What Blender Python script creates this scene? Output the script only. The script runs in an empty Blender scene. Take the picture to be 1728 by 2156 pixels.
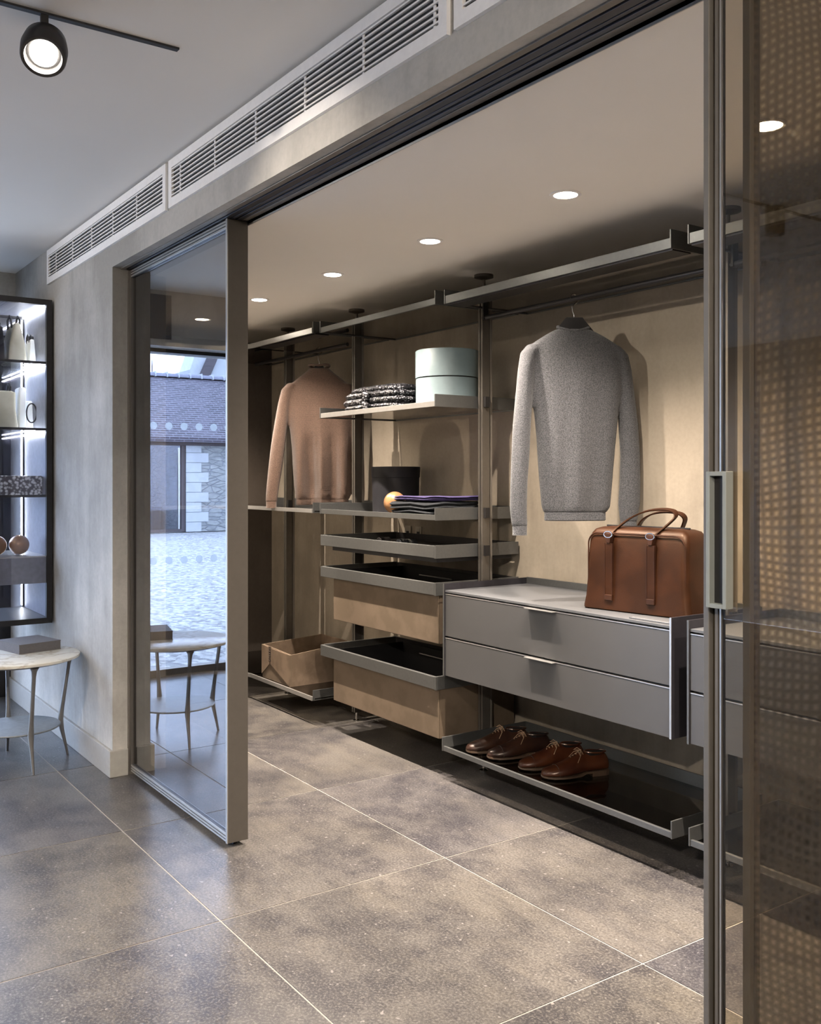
import bpy, bmesh, math, random
from mathutils import Vector, Matrix
random.seed(7)
S = bpy.context.scene
COL = S.collection
PI = math.pi

# ------------------------------------------------------------ camera
cam_d = bpy.data.cameras.new('camera')
cam = bpy.data.objects.new('camera', cam_d)
COL.objects.link(cam)
cam_d.sensor_fit = 'HORIZONTAL'
cam_d.sensor_width = 36.0
cam_d.lens = 36.0 * 2030.5 / 1728.0
cam_d.shift_x = 0.0
cam_d.shift_y = -(1078.0 - 1007.2) / 1728.0
cam_d.clip_start = 0.05
cam_d.clip_end = 300
cam.location = (0, 0, 1.40)
cam.rotation_euler = (PI / 2, 0, math.radians(90 - 34.897))
S.camera = cam

# ------------------------------------------------------------ world, exposure
S.view_settings.view_transform = 'Standard'
S.view_settings.look = 'None'
S.view_settings.exposure = 1.85
S.view_settings.gamma = 1.0
S.view_settings.use_curve_mapping = False
W = bpy.data.worlds.new('overcast')
S.world = W
W.use_nodes = True
wb = W.node_tree.nodes['Background']
wb.inputs[0].default_value = (0.55, 0.70, 1.0, 1)
wb.inputs[1].default_value = 3.6

def lamp(name, kind, loc, energy, color, **kw):
    d = bpy.data.lights.new(name, kind)
    d.energy = energy
    d.color = color
    aim = kw.pop('aim', None)
    par = kw.pop('parent', None)
    for k, v in kw.items():
        setattr(d, k, v)
    o = bpy.data.objects.new(name, d)
    COL.objects.link(o)
    o.location = loc
    if aim is not None:
        o.rotation_euler = (Vector(aim) - Vector(loc)).to_track_quat('-Z', 'Y').to_euler()
    if par is not None:
        o.parent = par
    return o

# sky portal in the glazed front of the shop
lamp('sky_portal', 'AREA', (-6.70, -1.6, 1.15), 1.0, (1, 1, 1), aim=(0, -1.6, 1.15),
     shape='RECTANGLE', size=2.3, size_y=5.6)
bpy.data.lights['sky_portal'].cycles.is_portal = True

WARM = (1.0, 0.86, 0.73)
WARM2 = (1.0, 0.89, 0.77)

# ------------------------------------------------------------ node material helpers
def new_mat(name):
    m = bpy.data.materials.new(name)
    m.use_nodes = True
    nt = m.node_tree
    b = nt.nodes['Principled BSDF']
    return m, nt, b

def N(nt, kind, **kw):
    n = nt.nodes.new(kind)
    for k, v in kw.items():
        setattr(n, k, v)
    return n

def rgb(c):
    return (c[0], c[1], c[2], 1)

def mix_rgb(nt, fac, a, b, mode='MIX'):
    n = N(nt, 'ShaderNodeMix', data_type='RGBA', blend_type=mode)
    for sock, v in ((n.inputs[0], fac), (n.inputs[6], a), (n.inputs[7], b)):
        if hasattr(v, 'is_linked') or isinstance(v, bpy.types.NodeSocket):
            nt.links.new(v, sock)
        elif isinstance(v, (int, float)):
            sock.default_value = v
        else:
            sock.default_value = rgb(v)
    return n.outputs[2]

def math_n(nt, op, a, b=None):
    n = N(nt, 'ShaderNodeMath', operation=op)
    for i, v in enumerate((a, b)):
        if v is None:
            continue
        if isinstance(v, (int, float)):
            n.inputs[i].default_value = v
        else:
            nt.links.new(v, n.inputs[i])
    return n.outputs[0]

def coords(nt, world=False, scale=(1, 1, 1)):
    if world:
        src = N(nt, 'ShaderNodeNewGeometry').outputs['Position']
    else:
        src = N(nt, 'ShaderNodeTexCoord').outputs['Object']
    mp = N(nt, 'ShaderNodeMapping')
    mp.inputs['Scale'].default_value = scale
    nt.links.new(src, mp.inputs[0])
    return mp.outputs[0]

def noise(nt, vec, scale, detail=3, rough=0.55):
    n = N(nt, 'ShaderNodeTexNoise')
    n.inputs['Scale'].default_value = scale
    n.inputs['Detail'].default_value = detail
    n.inputs['Roughness'].default_value = rough
    nt.links.new(vec, n.inputs['Vector'])
    return n.outputs[0]

def ramp(nt, val, a, b):
    n = N(nt, 'ShaderNodeMapRange')
    n.inputs[1].default_value = a
    n.inputs[2].default_value = b
    nt.links.new(val, n.inputs[0])
    return n.outputs[0]

def bump(nt, b, val, strength, dist=0.01):
    n = N(nt, 'ShaderNodeBump')
    n.inputs['Strength'].default_value = strength
    n.inputs['Distance'].default_value = dist
    nt.links.new(val, n.inputs['Height'])
    nt.links.new(n.outputs[0], b.inputs['Normal'])

def simple(name, col, rough=0.5, metal=0.0, spec=0.5, var=0.12, nscale=40, bmp=0.0, coat=0.0, world=False):
    m, nt, b = new_mat(name)
    v = coords(nt, world)
    f = noise(nt, v, nscale, 3)
    lo = tuple(c * (1 - var) for c in col)
    hi = tuple(min(1, c * (1 + var)) for c in col)
    nt.links.new(mix_rgb(nt, ramp(nt, f, 0.3, 0.7), lo, hi), b.inputs['Base Color'])
    b.inputs['Roughness'].default_value = rough
    b.inputs['Metallic'].default_value = metal
    b.inputs['Specular IOR Level'].default_value = spec
    b.inputs['Coat Weight'].default_value = coat
    if bmp:
        bump(nt, b, f, bmp, 0.004)
    return m

def plaster(name, a, b_, streak=True, rough=0.75):
    m, nt, b = new_mat(name)
    v1 = coords(nt, True, (1, 1, 1))
    v2 = coords(nt, True, (4, 4, 0.9))
    big = noise(nt, v1, 1.1, 5, 0.6)
    st = noise(nt, v2, 1.6, 5, 0.65)
    fine = noise(nt, v1, 60, 2)
    f = math_n(nt, 'ADD', math_n(nt, 'MULTIPLY', big, 0.70 if streak else 0.5), math_n(nt, 'MULTIPLY', st, 0.30 if streak else 0.1))
    f = ramp(nt, f, 0.43 if streak else 0.2, 0.58 if streak else 0.45)
    c = mix_rgb(nt, f, a, b_)
    c = mix_rgb(nt, math_n(nt, 'MULTIPLY', ramp(nt, fine, 0.35, 0.75), 0.12), c, (0.1, 0.09, 0.08))
    nt.links.new(c, b.inputs['Base Color'])
    b.inputs['Roughness'].default_value = rough
    b.inputs['Specular IOR Level'].default_value = 0.3
    bump(nt, b, math_n(nt, 'ADD', fine, math_n(nt, 'MULTIPLY', st, 2.0)), 0.12, 0.004)
    return m

def glass(name, tint, ior=1.5, rough=0.0, mesh=None, refl=(1, 1, 1)):
    """thin pane: Fresnel reflection over a tinted transmission; optional woven wire layer"""
    m = bpy.data.materials.new(name)
    m.use_nodes = True
    nt = m.node_tree
    nt.nodes.clear()
    out = N(nt, 'ShaderNodeOutputMaterial')
    tr = N(nt, 'ShaderNodeBsdfTransparent')
    tr.inputs[0].default_value = rgb(tint)
    gl = N(nt, 'ShaderNodeBsdfGlossy')
    gl.inputs[0].default_value = rgb(refl)
    gl.inputs['Roughness'].default_value = rough
    gm = N(nt, 'ShaderNodeNewGeometry')
    dt = N(nt, 'ShaderNodeVectorMath', operation='DOT_PRODUCT')
    nt.links.new(gm.outputs['Normal'], dt.inputs[0])
    nt.links.new(gm.outputs['Incoming'], dt.inputs[1])
    cs = math_n(nt, 'SUBTRACT', 1.0, math_n(nt, 'ABSOLUTE', dt.outputs['Value']))
    f0 = ((ior - 1) / (ior + 1)) ** 2
    fr = math_n(nt, 'ADD', f0, math_n(nt, 'MULTIPLY', math_n(nt, 'POWER', cs, 5.0), 1 - f0))
    mx = N(nt, 'ShaderNodeMixShader')
    base = tr.outputs[0]
    if mesh:
        pitch, dark, wire = mesh
        geo = N(nt, 'ShaderNodeNewGeometry')
        sep = N(nt, 'ShaderNodeSeparateXYZ')
        nz = noise(nt, geo.outputs['Position'], 1.6, 2)
        nt.links.new(geo.outputs['Position'], sep.inputs[0])
        def wave(sk, k):
            w = math_n(nt, 'ADD', sep.outputs[sk], math_n(nt, 'MULTIPLY', nz, k))
            return math_n(nt, 'SINE', math_n(nt, 'MULTIPLY', w, 2 * PI / pitch))
        a = ramp(nt, math_n(nt, 'MINIMUM', wave(0, 0.10), wave(2, 0.22)), -0.8, 0.55)
        tr2 = N(nt, 'ShaderNodeBsdfTransparent')
        tr2.inputs[0].default_value = rgb(dark)
        df = N(nt, 'ShaderNodeBsdfDiffuse')
        df.inputs[0].default_value = rgb(wire)
        m2 = N(nt, 'ShaderNodeMixShader')
        m2.inputs[0].default_value = 0.22
        nt.links.new(tr2.outputs[0], m2.inputs[1])
        nt.links.new(df.outputs[0], m2.inputs[2])
        m3 = N(nt, 'ShaderNodeMixShader')
        nt.links.new(a, m3.inputs[0])
        nt.links.new(m2.outputs[0], m3.inputs[1])
        nt.links.new(tr.outputs[0], m3.inputs[2])
        base = m3.outputs[0]
    nt.links.new(fr, mx.inputs[0])
    nt.links.new(base, mx.inputs[1])
    nt.links.new(gl.outputs[0], mx.inputs[2])
    nt.links.new(mx.outputs[0], out.inputs[0])
    return m

def emit(name, col, strength):
    m = bpy.data.materials.new(name)
    m.use_nodes = True
    nt = m.node_tree
    nt.nodes.clear()
    out = N(nt, 'ShaderNodeOutputMaterial')
    e = N(nt, 'ShaderNodeEmission')
    e.inputs[0].default_value = rgb(col)
    e.inputs[1].default_value = strength
    nt.links.new(e.outputs[0], out.inputs[0])
    return m

def tile_mat():
    m, nt, b = new_mat('stone_tile')
    v = coords(nt, True)
    oi = N(nt, 'ShaderNodeObjectInfo')
    off = N(nt, 'ShaderNodeVectorMath', operation='ADD')
    sc = N(nt, 'ShaderNodeVectorMath', operation='SCALE')
    cmb = N(nt, 'ShaderNodeCombineXYZ')
    nt.links.new(oi.outputs['Random'], cmb.inputs[0])
    nt.links.new(oi.outputs['Random'], cmb.inputs[1])
    nt.links.new(cmb.outputs[0], sc.inputs[0])
    sc.inputs['Scale'].default_value = 37
    nt.links.new(v, off.inputs[0])
    nt.links.new(sc.outputs[0], off.inputs[1])
    vv = off.outputs[0]
    big = noise(nt, vv, 1.5, 5, 0.65)
    st = N(nt, 'ShaderNodeMapping')
    st.inputs['Scale'].default_value = (1.5, 6, 1)
    st.inputs['Rotation'].default_value = (0, 0, 0.6)
    nt.links.new(vv, st.inputs[0])
    streak = noise(nt, st.outputs[0], 1.3, 5, 0.7)
    fine = noise(nt, vv, 120, 4, 0.75)
    mid = noise(nt, vv, 6.5, 9, 0.72)
    c = mix_rgb(nt, ramp(nt, big, 0.43, 0.58), (0.040, 0.037, 0.039), (0.116, 0.104, 0.088))
    c = mix_rgb(nt, math_n(nt, 'MULTIPLY', ramp(nt, streak, 0.46, 0.60), 0.60), c, (0.036, 0.034, 0.037))
    c = mix_rgb(nt, math_n(nt, 'MULTIPLY', ramp(nt, mid, 0.45, 0.60), 0.55), c, (0.120, 0.110, 0.097))
    c = mix_rgb(nt, math_n(nt, 'MULTIPLY', ramp(nt, fine, 0.50, 0.64), 0.60), c, (0.190, 0.176, 0.158))
    c = mix_rgb(nt, math_n(nt, 'MULTIPLY', ramp(nt, fine, 0.49, 0.38), 0.50), c, (0.024, 0.022, 0.023))
    speck = noise(nt, vv, 46, 2, 0.5)
    c = mix_rgb(nt, math_n(nt, 'MULTIPLY', ramp(nt, speck, 0.68, 0.72), 0.6), c, (0.28, 0.26, 0.24))
    warm = mix_rgb(nt, oi.outputs['Random'], (0.92, 0.95, 1.06), (1.02, 1.01, 0.97))
    c = mix_rgb(nt, 1.0, c, warm, 'MULTIPLY')
    nt.links.new(c, b.inputs['Base Color'])
    b.inputs['Roughness'].default_value = 0.29
    b.inputs['Specular IOR Level'].default_value = 0.45
    bump(nt, b, fine, 0.10, 0.003)
    return m

def knit(name, a, c2, scale=170):
    m, nt, b = new_mat(name)
    v = coords(nt, False, (1, 1, 1))
    f = noise(nt, v, scale * 1.6, 3, 0.8)
    wv = N(nt, 'ShaderNodeTexWave')
    wv.inputs['Scale'].default_value = scale * 0.5
    wv.inputs['Distortion'].default_value = 2.0
    wv.bands_direction = 'Z'
    nt.links.new(v, wv.inputs[0])
    c = mix_rgb(nt, ramp(nt, f, 0.42, 0.58), a, c2)
    nt.links.new(c, b.inputs['Base Color'])
    b.inputs['Roughness'].default_value = 0.95
    b.inputs['Specular IOR Level'].default_value = 0.15
    b.inputs['Sheen Weight'].default_value = 0.25
    bump(nt, b, math_n(nt, 'ADD', f, wv.outputs[1]), 0.35, 0.003)
    return m

def leather(name, a, c2, rough=0.42, coat=0.15):
    m, nt, b = new_mat(name)
    v = coords(nt)
    f = noise(nt, v, 9, 4)
    g = noise(nt, v, 220, 2)
    nt.links.new(mix_rgb(nt, ramp(nt, f, 0.42, 0.58), a, c2), b.inputs['Base Color'])
    b.inputs['Roughness'].default_value = rough
    b.inputs['Coat Weight'].default_value = coat
    b.inputs['Coat Roughness'].default_value = 0.3
    b.inputs['Specular IOR Level'].default_value = 0.3
    b.inputs['Specular Tint'].default_value = (1.0, 0.75, 0.55, 1)
    bump(nt, b, g, 0.12, 0.002)
    return m

def sequin_mat():
    m, nt, b = new_mat('black_bead_weave')
    v = coords(nt)
    vo = N(nt, 'ShaderNodeTexVoronoi')
    vo.inputs['Scale'].default_value = 120
    nt.links.new(v, vo.inputs['Vector'])
    sp = ramp(nt, vo.outputs['Distance'], 0.55, 0.2)
    rnd = N(nt, 'ShaderNodeSeparateColor')
    nt.links.new(vo.outputs['Color'], rnd.inputs[0])
    k = math_n(nt, 'MULTIPLY', sp, ramp(nt, rnd.outputs[0], 0.5, 0.8))
    nt.links.new(mix_rgb(nt, k, (0.006, 0.006, 0.008), (0.42, 0.42, 0.46)), b.inputs['Base Color'])
    nt.links.new(math_n(nt, 'MULTIPLY', k, 0.6), b.inputs['Metallic'])
    b.inputs['Roughness'].default_value = 0.35
    bump(nt, b, vo.outputs['Distance'], 0.9, 0.004)
    return m

def slate_mat():
    m, nt, b = new_mat('slate_roof')
    v = coords(nt, True)
    br = N(nt, 'ShaderNodeTexBrick')
    sp = N(nt, 'ShaderNodeSeparateXYZ')
    cb = N(nt, 'ShaderNodeCombineXYZ')
    nt.links.new(v, sp.inputs[0])
    nt.links.new(sp.outputs[1], cb.inputs[0])
    nt.links.new(sp.outputs[2], cb.inputs[1])
    nt.links.new(cb.outputs[0], br.inputs[0])
    br.inputs['Scale'].default_value = 1.0
    br.inputs['Brick Width'].default_value = 0.26
    br.inputs['Row Height'].default_value = 0.065
    br.inputs['Mortar Size'].default_value = 0.010
    br.inputs['Color1'].default_value = rgb((0.030, 0.025, 0.034))
    br.inputs['Color2'].default_value = rgb((0.068, 0.057, 0.072))
    br.inputs['Mortar'].default_value = rgb((0.15, 0.145, 0.17))
    nt.links.new(br.outputs[0], b.inputs['Base Color'])
    b.inputs['Roughness'].default_value = 0.8
    bump(nt, b, br.outputs[1], -0.5, 0.02)
    return m

def rubble_mat():
    m, nt, b = new_mat('rubble_stone')
    v = coords(nt, True, (1, 1, 2.6))
    vo = N(nt, 'ShaderNodeTexVoronoi', feature='DISTANCE_TO_EDGE')
    vo.inputs['Scale'].default_value = 3.2
    nt.links.new(v, vo.inputs['Vector'])
    f = noise(nt, v, 5, 4)
    c = mix_rgb(nt, ramp(nt, f, 0.3, 0.7), (0.20, 0.21, 0.21), (0.33, 0.33, 0.315))
    c = mix_rgb(nt, ramp(nt, vo.outputs[0], 0.06, 0.0), c, (0.17, 0.18, 0.20))
    nt.links.new(c, b.inputs['Base Color'])
    b.inputs['Roughness'].default_value = 0.9
    bump(nt, b, ramp(nt, vo.outputs[0], 0.0, 0.1), 0.6, 0.03)
    return m

def gravel_mat():
    m, nt, b = new_mat('pale_gravel')
    v = coords(nt, True)
    vo = N(nt, 'ShaderNodeTexVoronoi')
    vo.inputs['Scale'].default_value = 22
    nt.links.new(v, vo.inputs['Vector'])
    s = N(nt, 'ShaderNodeSeparateColor')
    nt.links.new(vo.outputs['Color'], s.inputs[0])
    c = mix_rgb(nt, s.outputs[0], (0.14, 0.14, 0.14), (0.46, 0.455, 0.44))
    nt.links.new(c, b.inputs['Base Color'])
    b.inputs['Roughness'].default_value = 0.95
    bump(nt, b, vo.outputs['Distance'], -0.8, 0.02)
    return m

def frosted_mat():
    m = bpy.data.materials.new('frosted_film')
    m.use_nodes = True
    nt = m.node_tree
    nt.nodes.clear()
    out = N(nt, 'ShaderNodeOutputMaterial')
    t = N(nt, 'ShaderNodeBsdfTranslucent')
    t.inputs[0].default_value = rgb((0.75, 0.78, 0.78))
    d = N(nt, 'ShaderNodeBsdfDiffuse')
    d.inputs[0].default_value = rgb((0.4, 0.42, 0.43))
    tr = N(nt, 'ShaderNodeBsdfTransparent')
    a = N(nt, 'ShaderNodeMixShader'); a.inputs[0].default_value = 0.3
    b = N(nt, 'ShaderNodeMixShader'); b.inputs[0].default_value = 0.7
    nt.links.new(t.outputs[0], a.inputs[1]); nt.links.new(d.outputs[0], a.inputs[2])
    nt.links.new(tr.outputs[0], b.inputs[1]); nt.links.new(a.outputs[0], b.inputs[2])
    nt.links.new(b.outputs[0], out.inputs[0])
    return m

def marble_mat():
    m, nt, b = new_mat('cream_marble')
    v = coords(nt)
    f = noise(nt, v, 3.2, 5, 0.55)
    k = ramp(nt, math_n(nt, 'ABSOLUTE', math_n(nt, 'SUBTRACT', f, 0.50)), 0.0, 0.03)
    nt.links.new(mix_rgb(nt, k, (0.50, 0.45, 0.37), (0.68, 0.65, 0.57)), b.inputs['Base Color'])
    b.inputs['Roughness'].default_value = 0.25
    return m

def pattern_mat():
    m, nt, b = new_mat('pebbled_silver')
    v = coords(nt)
    vo = N(nt, 'ShaderNodeTexVoronoi')
    vo.inputs['Scale'].default_value = 60
    nt.links.new(v, vo.inputs['Vector'])
    nt.links.new(mix_rgb(nt, ramp(nt, vo.outputs[0], 0.3, 0.6), (0.75, 0.74, 0.74), (0.10, 0.09, 0.10)), b.inputs['Base Color'])
    b.inputs['Roughness'].default_value = 0.4
    bump(nt, b, vo.outputs[0], -0.8, 0.004)
    return m

M = dict(
    tile=tile_mat(),
    grout=simple('grout', (0.30, 0.275, 0.245), 0.9, var=0.1),
    wall=plaster('wall_plaster', (0.33, 0.310, 0.276), (0.49, 0.462, 0.415)),
    closet=plaster('closet_plaster', (0.235, 0.200, 0.156), (0.345, 0.296, 0.232)),
    ceiling=simple('ceiling_paint', (0.78, 0.745, 0.69), 0.9, var=0.01, nscale=2),
    closetceil=simple('closet_ceiling_paint', (0.90, 0.86, 0.80), 0.9, var=0.01, nscale=2),
    darkwood=plaster('dark_panelling', (0.050, 0.040, 0.032), (0.068, 0.055, 0.044)),
    base=simple('baseboard_paint', (0.34, 0.32, 0.285), 0.6, var=0.05),
    white=simple('white_grille', (0.90, 0.87, 0.84), 0.5, var=0.03),
    void=simple('grille_void', (0.035, 0.035, 0.038), 0.9),
    bronze=simple('bronze_anodised', (0.165, 0.150, 0.130), 0.38, 0.75, var=0.05),
    stile=simple('stile_bronze', (0.20, 0.18, 0.155), 0.5, 0.4, var=0.04),
    handle=simple('handle_satin', (0.30, 0.31, 0.28), 0.6, 0.2, var=0.03),
    stiledark=simple('dark_stile_bronze', (0.10, 0.088, 0.075), 0.5, 0.4, var=0.04),
    steel=simple('brushed_grey_aluminium', (0.135, 0.137, 0.133), 0.42, 0.7, var=0.05, nscale=90),
    lightsteel=simple('bright_aluminium', (0.50, 0.49, 0.47), 0.32, 0.8, var=0.04),
    dark=simple('dark_metal', (0.028, 0.026, 0.026), 0.4, 0.4, var=0.1),
    black=simple('black_lining', (0.010, 0.009, 0.010), 0.6, var=0.2),
    track=simple('track_anodised', (0.07, 0.07, 0.078), 0.4, 0.6, var=0.05),
    lacquer=simple('grey_lacquer', (0.064, 0.063, 0.063), 0.38, var=0.03, nscale=8),
    topgrey=simple('grey_top', (0.085, 0.088, 0.094), 0.42, var=0.05),
    sideplum=simple('plum_side', (0.030, 0.028, 0.034), 0.4, 0.3),
    trayskin=leather('taupe_leather', (0.115, 0.088, 0.062), (0.140, 0.106, 0.076), 0.5, 0.05),
    smoke=glass('smoked_glass', (0.40, 0.39, 0.37), 1.5, 0.02),
    clear=glass('clear_glass', (0.96, 0.97, 0.98), 1.35),
    door=glass('bronze_mirror_glass', (0.52, 0.495, 0.45), 2.9, 0.0, refl=(0.93, 0.95, 1.0)),
    doorclear=glass('bronze_clear_glass', (0.80, 0.765, 0.70), 1.55, 0.0),
    doormesh=glass('woven_mesh_glass', (0.84, 0.80, 0.73), 1.5, 0.03, mesh=(0.0175, (0.66, 0.62, 0.56), (0.20, 0.17, 0.135))),
    cabinetglass=glass('cabinet_glass', (0.94, 0.95, 0.98), 1.5, refl=(0.9, 0.9, 1)),
    shelfglass=glass('clear_shelf_glass', (0.90, 0.93, 0.94), 1.5),
    led=emit('led_strip_light', (0.92, 0.95, 1.0), 16),
    lampface=emit('lamp_face', (1.0, 0.90, 0.76), 30),
    spotface=emit('spot_face', (1.0, 0.95, 0.84), 30),
    greyknit=knit('grey_knit', (0.050, 0.051, 0.056), (0.120, 0.122, 0.130)),
    tanknit=knit('camel_knit', (0.075, 0.048, 0.036), (0.130, 0.084, 0.062)),
    bag=leather('cognac_leather', (0.021, 0.0070, 0.0027), (0.032, 0.0108, 0.0043), 0.43, 0.0),
    bagdark=leather('cognac_leather_edge', (0.025, 0.010, 0.006), (0.04, 0.016, 0.009), 0.4),
    shoe1=leather('dark_brown_shoe', (0.018, 0.008, 0.006), (0.034, 0.015, 0.009), 0.25, 0.6),
    shoe2=leather('brown_shoe', (0.038, 0.0105, 0.005), (0.062, 0.019, 0.0075), 0.22, 0.7),
    sole=simple('shoe_sole', (0.06, 0.035, 0.02), 0.6),
    lace=simple('lace', (0.28, 0.18, 0.11), 0.8),
    mint=simple('mint_card', (0.20, 0.265, 0.285), 0.5, var=0.03),
    blackcard=simple('black_card', (0.011, 0.011, 0.014), 0.55, spec=0.3, var=0.1),
    brass=simple('polished_wood_ball', (0.42, 0.22, 0.10), 0.28, 0.35, var=0.15, nscale=20, coat=0.4),
    purple=simple('purple_cloth', (0.032, 0.022, 0.085), 0.9, var=0.15, nscale=30),
    greycloth=simple('charcoal_cloth', (0.022, 0.024, 0.027), 0.95, spec=0.1, var=0.15, nscale=60, bmp=0.3),
    sequin=sequin_mat(),
    tanleather=leather('tan_saddle_leather', (0.115, 0.085, 0.060), (0.16, 0.118, 0.085), 0.5, 0.05),
    stitch=simple('dark_stitching', (0.03, 0.02, 0.015), 0.8),
    marble=marble_mat(),
    tablemetal=simple('pewter_legs', (0.22, 0.21, 0.20), 0.4, 0.7, var=0.06),
    tableshelf=simple('grey_table_shelf', (0.20, 0.215, 0.225), 0.45, 0.2),
    book=simple('taupe_book_cloth', (0.115, 0.105, 0.105), 0.75, var=0.08, nscale=120),
    pages=simple('book_pages', (0.17, 0.155, 0.145), 0.8),
    cream=leather('cream_leather', (0.60, 0.56, 0.42), (0.68, 0.64, 0.50), 0.5, 0.05),
    offwhite=leather('white_leather', (0.74, 0.74, 0.72), (0.80, 0.80, 0.78), 0.5, 0.05),
    pattern=pattern_mat(),
    cabgrey=simple('cabinet_drawer_grey', (0.20, 0.20, 0.23), 0.5),
    hook=simple('polished_steel', (0.75, 0.73, 0.70), 0.15, 1.0, var=0.02),
    slate=slate_mat(), rubble=rubble_mat(), gravel=gravel_mat(),
    ashlar=simple('pale_ashlar', (0.42, 0.43, 0.44), 0.9, var=0.06, nscale=4),
    ridge=simple('ridge_clay', (0.17, 0.17, 0.21), 0.8),
    mortar=simple('ridge_mortar', (0.42, 0.43, 0.46), 0.9),
    timber=simple('weathered_beam', (0.075, 0.062, 0.066), 0.8),
    dot=frosted_mat(),
    socket=simple('socket_plate', (0.42, 0.38, 0.31), 0.5),
    bark=simple('bark', (0.16, 0.15, 0.16), 0.9),
    amber=emit('window_glow', (1.0, 0.75, 0.35), 1.1),
)

# ------------------------------------------------------------ mesh helpers
class MB:
    def __init__(s):
        s.v = []
        s.f = []
    def add(s, vs, fs):
        o = len(s.v)
        s.v += [tuple(p) for p in vs]
        s.f += [tuple(i + o for i in f) for f in fs]
        return s
    def box(s, x0, x1, y0, y1, z0, z1):
        vs = [(x, y, z) for z in (z0, z1) for y in (y0, y1) for x in (x0, x1)]
        return s.add(vs, [(0, 2, 3, 1), (4, 5, 7, 6), (0, 1, 5, 4), (2, 6, 7, 3), (0, 4, 6, 2), (1, 3, 7, 5)])
    def prism(s, poly, z0, z1, axis='Z'):
        n = len(poly)
        def P(a, b, c):
            return {'Z': (a, b, c), 'Y': (a, c, b), 'X': (c, a, b)}[axis]
        vs = [P(a, b, z0) for a, b in poly] + [P(a, b, z1) for a, b in poly]
        fs = [tuple(range(n))[::-1], tuple(range(n, 2 * n))]
        fs += [(i, (i + 1) % n, n + (i + 1) % n, n + i) for i in range(n)]
        return s.add(vs, fs)
    def cyl(s, p0, p1, r0, r1=None, n=20):
        return s.tube([p0, p1], [r0, r0 if r1 is None else r1], n)
    def tube(s, path, rads, n=12, flat=1.0, closed=False, up=None):
        P = [Vector(p) for p in path]
        if not isinstance(rads, (list, tuple)):
            rads = [rads] * len(P)
        rings = []
        prev = None
        for i, p in enumerate(P):
            if closed:
                t = P[(i + 1) % len(P)] - P[i - 1]
            else:
                t = P[min(i + 1, len(P) - 1)] - P[max(i - 1, 0)]
            t.normalize()
            if prev is None:
                a = Vector(up) if up is not None else (Vector((0, 0, 1)) if abs(t.z) < 0.9 else Vector((1, 0, 0)))
                x = (a - t * a.dot(t)).normalized()
            else:
                x = (prev - t * prev.dot(t)).normalized()
            prev = x
            y = t.cross(x)
            rings.append([p + x * math.cos(2 * PI * k / n) * rads[i] + y * math.sin(2 * PI * k / n) * rads[i] * flat for k in range(n)])
        return s.rings(rings, closed)
    def rings(s, rings, closed=False, cap=True):
        n = len(rings[0])
        vs = [q for r in rings for q in r]
        fs = []
        R = len(rings)
        for i in range(R if closed else R - 1):
            for k in range(n):
                a = i * n + k
                b = i * n + (k + 1) % n
                c = ((i + 1) % R) * n + (k + 1) % n
                d = ((i + 1) % R) * n + k
                fs.append((a, b, c, d))
        if cap and not closed:
            fs.append(tuple(range(n))[::-1])
            fs.append(tuple((R - 1) * n + k for k in range(n)))
        return s.add(vs, fs)
    def lathe(s, prof, c=(0, 0, 0), n=40):
        rings = [[(c[0] + r * math.cos(2 * PI * k / n), c[1] + r * math.sin(2 * PI * k / n), c[2] + z) for k in range(n)] for r, z in prof]
        return s.rings(rings)
    def strip(s, path, width_dir, w, th, normal=None):
        """flat ribbon along a path"""
        P = [Vector(p) for p in path]
        wd = Vector(width_dir).normalized()
        rings = []
        for i, p in enumerate(P):
            t = (P[min(i + 1, len(P) - 1)] - P[max(i - 1, 0)]).normalized()
            nn = t.cross(wd).normalized()
            rings.append([p + wd * w / 2 + nn * th / 2, p - wd * w / 2 + nn * th / 2, p - wd * w / 2 - nn * th / 2, p + wd * w / 2 - nn * th / 2])
        return s.rings(rings)
    def sphere(s, c, r, nu=32, nv=18, sc=(1, 1, 1)):
        rings = []
        for j in range(nv + 1):
            th = PI * max(0.002, min(0.998, j / nv))
            rings.append([(c[0] + sc[0] * r * math.sin(th) * math.cos(2 * PI * k / nu), c[1] + sc[1] * r * math.sin(th) * math.sin(2 * PI * k / nu), c[2] - sc[2] * r * math.cos(th)) for k in range(nu)])
        return s.rings(rings)
    def xf(s, mat):
        s.v = [tuple(mat @ Vector(p)) for p in s.v]
        return s
    def build(s, name, mat, parent=None, smooth=False, bevel=0.0, seg=2):
        me = bpy.data.meshes.new(name)
        me.from_pydata(s.v, [], s.f)
        me.materials.append(mat)
        bm = bmesh.new()
        bm.from_mesh(me)
        bmesh.ops.recalc_face_normals(bm, faces=bm.faces)
        bm.to_mesh(me)
        bm.free()
        o = bpy.data.objects.new(name, me)
        COL.objects.link(o)
        if parent is not None:
            o.parent = parent
            o.matrix_parent_inverse = Matrix.Translation(parent.location).inverted() if parent.rotation_euler.z == 0 else (Matrix.Translation(parent.location) @ Matrix.Rotation(parent.rotation_euler.z, 4, 'Z')).inverted()
        if smooth:
            for p in me.polygons:
                p.use_smooth = True
            try:
                me.set_sharp_from_angle(angle=math.radians(40))
            except Exception:
                pass
        if bevel:
            b = o.modifiers.new('bevel', 'BEVEL')
            b.width = bevel
            b.segments = seg
            b.limit_method = 'ANGLE'
            b.angle_limit = math.radians(40)
        return o

def box(name, mat, x0, x1, y0, y1, z0, z1, parent=None, bevel=0.0):
    return MB().box(x0, x1, y0, y1, z0, z1).build(name, mat, parent, bevel=bevel)

def tag(o, label=None, cat=None, group=None, kind=None):
    if label:
        o['label'] = label
    if cat:
        o['category'] = cat
    if group:
        o['group'] = group
    if kind:
        o['kind'] = kind
    return o

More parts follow.
